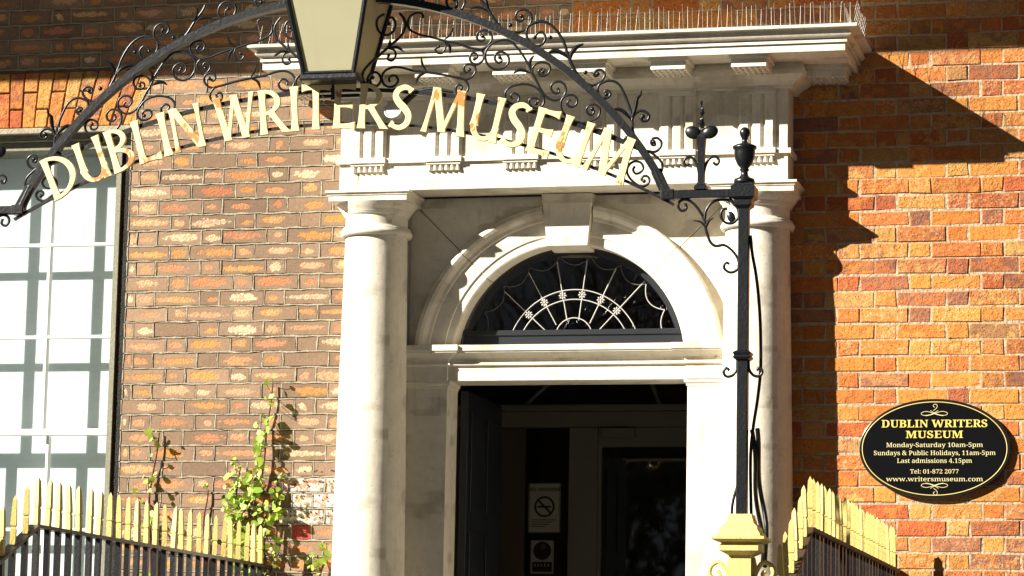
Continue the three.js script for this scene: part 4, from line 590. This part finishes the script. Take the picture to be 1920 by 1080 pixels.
// ---------------------------------------------------------------- oval sign
{
  const O = thing('oval_sign', 'black oval sign with gold lettering and opening hours on the orange bricks', 'sign', [1.914, 3.147, 0]);
  const rx = 0.378, ry = 0.2515, el = (a, b) => { const s = new THREE.Shape(); s.absellipse(0, 0, a, b, 0, Math.PI * 2, false); return s; };
  mk('board', new THREE.ExtrudeGeometry(el(rx - 0.004, ry - 0.004), { depth: 0.022, bevelEnabled: true, bevelThickness: 0.004, bevelSize: 0.004, bevelSegments: 2, curveSegments: 72 }).translate(0, 0, 0.004), std({ color: rgb(0.010, 0.010, 0.012), roughness: 0.22 }), O);
  const w = 1536, h = 1024, c = document.createElement('canvas'); c.width = w; c.height = h; const x = c.getContext('2d');
  x.fillStyle = '#0b0b0d'; x.fillRect(0, 0, w, h); x.textAlign = 'center'; const gold = '#d8c263', pale = '#d9cf9a';
  const SX = w / (2 * rx), ps = 0.0027; // metres per photograph pixel on the wall
  const Y = (py) => (py - 749 + 0.5) / 187 * h, line = (txt, py, px, font, wid, col) => { x.fillStyle = col; x.font = font.replace('SZ', px); const m = x.measureText(txt).width; x.save(); x.translate(w / 2, Y(py)); x.scale(wid / m, 1); x.fillText(txt, 0, 0); x.restore(); };
  line('DUBLIN WRITERS', 802, 108, 'bold SZpx serif', 1085, gold); line('MUSEUM', 822, 104, 'bold SZpx serif', 588, gold);
  line('Monday-Saturday 10am-5pm', 839, 62, 'SZpx serif', 985, pale); line('Sundays & Public Holidays, 11am-5pm', 854, 62, 'SZpx serif', 1240, pale); line('Last admissions 4.15pm', 868.5, 62, 'SZpx serif', 765, pale);
  line('Tel: 01-872 2077', 888.5, 60, 'SZpx serif', 495, pale); line('www.writersmuseum.com', 903, 62, 'SZpx serif', 985, pale);
  const flourish = (cy, s) => { x.save(); x.translate(w / 2, cy); x.scale(1, s); x.strokeStyle = pale; x.lineWidth = 5; for (const m of [-1, 1]) { x.beginPath(); x.moveTo(m * -90, 24); x.bezierCurveTo(m * -20, 20, m * 40, -22, m * 85, -20); x.bezierCurveTo(m * 150, -16, m * 150, 22, m * 85, 20); x.bezierCurveTo(m * 30, 18, m * -10, -10, m * -40, -30); x.stroke(); } x.beginPath(); x.moveTo(-10, -30); x.bezierCurveTo(40, -55, 40, -95, 8, -95); x.bezierCurveTo(-20, -92, -14, -62, 6, -66); x.stroke(); x.restore(); };
  flourish(Y(776), 1); flourish(Y(911), -1);
  const t = new THREE.CanvasTexture(c); t.colorSpace = THREE.SRGBColorSpace; t.anisotropy = 8;
  const face = new THREE.ShapeGeometry(el(rx - 0.02, ry - 0.02), 72), p = face.attributes.position, uv = face.attributes.uv; for (let i = 0; i < p.count; i++) uv.setXY(i, p.getX(i) / (2 * rx) + 0.5, p.getY(i) / (2 * ry) + 0.5);
  const m = new THREE.Mesh(face, std({ map: t, roughness: 0.22 })); m.name = 'lettered_face'; m.position.z = 0.0325; m.castShadow = m.receiveShadow = true; O.add(m);
  const ring = []; for (let i = 0; i < 96; i++) { const a = i / 96 * Math.PI * 2; ring.push(V((rx - 0.0165) * Math.cos(a), (ry - 0.0165) * Math.sin(a), 0.031)); }
  mk('gold_line', tube(new THREE.CatmullRomCurve3(ring, true), 0.0026, 160, 5), std({ color: rgb(0.62, 0.50, 0.16), roughness: 0.4 }), O);
}
// ---------------------------------------------------------------- creepers on the brown wall
{
  const leafShape = new THREE.Shape(); leafShape.moveTo(0, 0); leafShape.bezierCurveTo(0.25, -0.18, 0.62, 0.02, 0.55, 0.42); leafShape.bezierCurveTo(0.48, 0.75, 0.2, 0.88, 0, 1.08); leafShape.bezierCurveTo(-0.2, 0.88, -0.48, 0.75, -0.55, 0.42); leafShape.bezierCurveTo(-0.62, 0.02, -0.25, -0.18, 0, 0);
  const leafG = [0.25, 0.45, -0.3].map((cup) => { const g = new THREE.ShapeGeometry(leafShape, 7), p = g.attributes.position; for (let i = 0; i < p.count; i++) { const a = p.getX(i), b = p.getY(i); p.setZ(i, cup * (a * a * 1.3 + (b - 0.5) * (b - 0.5) * 0.6)); } g.computeVertexNormals(); return geo(g); });
  const creeper = (name, label, stems, nLeaf, big) => {
    const base = stems[0][stems[0].length - 1], t = thing(name, label, 'plant', [base[0], base[1], 0], 'creepers on the brown brick wall');
    stems.forEach((st, si) => {
      const pts = st.map(([a, b, z]) => V(a - base[0], b - base[1], z ?? 0.02)), c = new THREE.CatmullRomCurve3(pts), L = c.getLength();
      const stem = mk('stem', tube(c, 0.0085, Math.max(10, Math.round(L / 0.02)), 6, (q) => 0.45 + 0.65 * q), M.stem, t);
      const n = Math.round(nLeaf * L);
      for (let k = 0; k < n; k++) { const q = k === 0 ? 0.01 : Math.pow(rnd(), 0.95), p = c.getPoint(q), s = (q < 0.06 ? 0.016 : rr(0.017, 0.036)) * (rnd() < big ? 1.3 : 0.9), out = V(rr(-0.06, 0.03) * (0.5 + q), rr(-0.03, 0.045), rr(0.015, 0.075)), e = p.clone().add(out);
        const lf = new THREE.Mesh(leafG[k % 3], rnd() < 0.5 ? M.leaf : M.leafYoung); lf.name = 'leaf'; lf.castShadow = lf.receiveShadow = true; lf.position.copy(e); lf.scale.setScalar(s); lf.rotation.set(rr(-1.0, 0.4), rr(-0.9, 0.9), rr(-2.4, 2.4)); t.add(lf);
        if (s > 0.016) mk('leaf_stalk', tube(new THREE.QuadraticBezierCurve3(p, p.clone().lerp(e, 0.5).add(V(0, -0.006, 0.006)), e), 0.0016, 6, 4), M.stem, t); }
    });
  };
  creeper('creeper', 'tall creeper with red stems and bright green leaves climbing beside the stone column', [
    [[-1.588, 3.505], [-1.594, 3.40, 0.025], [-1.613, 3.27, 0.02], [-1.617, 3.13, 0.03], [-1.632, 3.0, 0.03], [-1.665, 2.88, 0.03], [-1.68, 2.75, 0.03], [-1.655, 2.6, 0.03], [-1.64, 2.3, 0.03]],
    [[-1.752, 3.07], [-1.762, 2.98, 0.03], [-1.765, 2.90, 0.04], [-1.75, 2.78, 0.04], [-1.70, 2.6, 0.04], [-1.64, 2.3, 0.03]],
    [[-1.512, 2.99, 0.015], [-1.52, 2.88, 0.03], [-1.535, 2.76, 0.03], [-1.545, 2.6, 0.03], [-1.60, 2.3, 0.03]],
    [[-1.60, 2.96, 0.04], [-1.66, 2.89, 0.06], [-1.72, 2.80, 0.06], [-1.72, 2.66, 0.05], [-1.66, 2.45, 0.04], [-1.64, 2.3, 0.03]],
    [[-1.82, 2.83, 0.03], [-1.77, 2.74, 0.04], [-1.72, 2.62, 0.04], [-1.66, 2.4, 0.03]],
    [[-1.56, 2.83, 0.04], [-1.61, 2.72, 0.06], [-1.63, 2.6, 0.05], [-1.64, 2.3, 0.03]]], 80, 0.35);
  creeper('creeper', 'thin creeper with a few green leaves between the window and the tall creeper', [[[-2.218, 3.245], [-2.225, 3.14, 0.025], [-2.25, 3.0, 0.02], [-2.26, 2.9, 0.025], [-2.245, 2.72, 0.03], [-2.23, 2.4, 0.03]], [[-2.32, 2.90, 0.03], [-2.28, 2.86, 0.03], [-2.25, 2.76, 0.03], [-2.23, 2.5, 0.03]]], 26, 0.35);
  creeper('creeper', 'low creeper shoot at the foot of the stone column', [[[-1.265, 2.66, 0.02], [-1.26, 2.58, 0.03], [-1.29, 2.5, 0.03], [-1.3, 2.3, 0.03]], [[-1.31, 2.6, 0.03], [-1.29, 2.5, 0.04], [-1.3, 2.3, 0.03]]], 32, 0.3);
  creeper('creeper', 'short bare creeper shoot behind the yellow spearheads', [[[-1.93, 2.94, 0.015], [-1.935, 2.88, 0.02], [-1.95, 2.78, 0.02], [-1.93, 2.5, 0.02]]], 12, 0.2);
}
// ---------------------------------------------------------------- outside the frame: balcony that shades the upper wall, bare tree mirrored in the fanlight
{
  const B = thing('stone_balcony', 'long stone balcony slab on brackets along the brick front above the doorcase', 'balcony');
  mk('slab', [rbox(-7, 7, 6.335, 6.48, -0.01, 1.28, 0.01), rbox(-7.03, 7.03, 6.482, 6.53, -0.01, 1.33, 0.01)], M.stone, B);
  for (let k = 0; k < 8; k++) mk('bracket', rbox(-6.6 + k * 1.886, -6.44 + k * 1.886, 6.05, 6.359, 0.002, 0.55, 0.02), M.stone, B);
  const T = thing('bare_tree', 'tall bare leafless tree standing across the street', 'tree', [-10.7, -0.12, 48]);
  const tr = [], tw = []; const grow = (p, d, L, r, lev) => {
    const n = 3; let q = p.clone(), dir = d.clone(); for (let i = 0; i < n; i++) { const e = q.clone().addScaledVector(dir, L / n); (lev < 2 ? tr : tw).push(bar(q, e, r * (1 - 0.12 * i), lev < 2 ? 8 : 4)); q = e; dir.add(V(rr(-0.16, 0.16), rr(-0.05, 0.14), rr(-0.16, 0.16))).normalize();
      if (lev >= 1 && lev < 7 && i < n - 1 && rnd() < 0.75) { const s = dir.clone().add(V(rr(-0.9, 0.9), rr(-0.3, 0.5), rr(-0.9, 0.9))).normalize(); grow(q, s, L * rr(0.45, 0.65), r * 0.5, lev + 1); } }
    if (lev < 7) { const k = lev < 1 ? 5 : 2; for (let j = 0; j < k; j++) { const a = j / k * 6.28 + rr(0, 1.5), sp = lev < 1 ? 0.55 : 0.6; grow(q, dir.clone().add(V(Math.cos(a) * sp, rr(-0.05, 0.3), Math.sin(a) * sp)).normalize(), L * rr(0.62, 0.8), r * 0.6, lev + 1); } }
  };
  const keep = seed; seed = 4242; grow(V(0, 0, 0), V(0, 1, 0), 4.6, 0.24, 0); seed = keep;
  mk('trunk', tr, M.bark, T); mk('crown', tw, M.bark, T);
}
{ // evergreens in the garden square opposite, mirrored darkly in the hall's glass
  for (let k = 0; k < 9; k++) {
    const T = thing('evergreen_tree', 'dark evergreen tree in the garden square across the street', 'tree', [-24 + k * 4.6 + rr(-0.5, 0.5), -0.12, 46 + rr(-1.5, 1.5)], 'evergreens across the street');
    mk('trunk', new THREE.CylinderGeometry(0.14, 0.22, 2.2, 8).translate(0, 1.1, 0), M.bark, T);
    const v = []; for (let i = 0; i < 2600; i++) { const h = rnd(), a = rnd() * 6.283, R = 2.7 * Math.pow(Math.sin(Math.PI * (0.16 + 0.8 * h)), 0.8) * (0.55 + 0.5 * Math.sqrt(rnd())) * (0.85 + 0.3 * fbm(a * 2, h * 6, 2)), c = V(R * Math.cos(a), 0.9 + h * 7.4, R * Math.sin(a)), s = rr(0.14, 0.34); for (let n = 0; n < 3; n++) { const p = c.clone().add(V(rr(-s, s), rr(-s, s), rr(-s, s))); v.push(p.x, p.y, p.z); } }
    const g = new THREE.BufferGeometry(); g.setAttribute('position', new THREE.Float32BufferAttribute(v, 3)); g.computeVertexNormals(); mk('crown', g, M.evergreen, T);
  }
}
renderer.render(scene, camera);
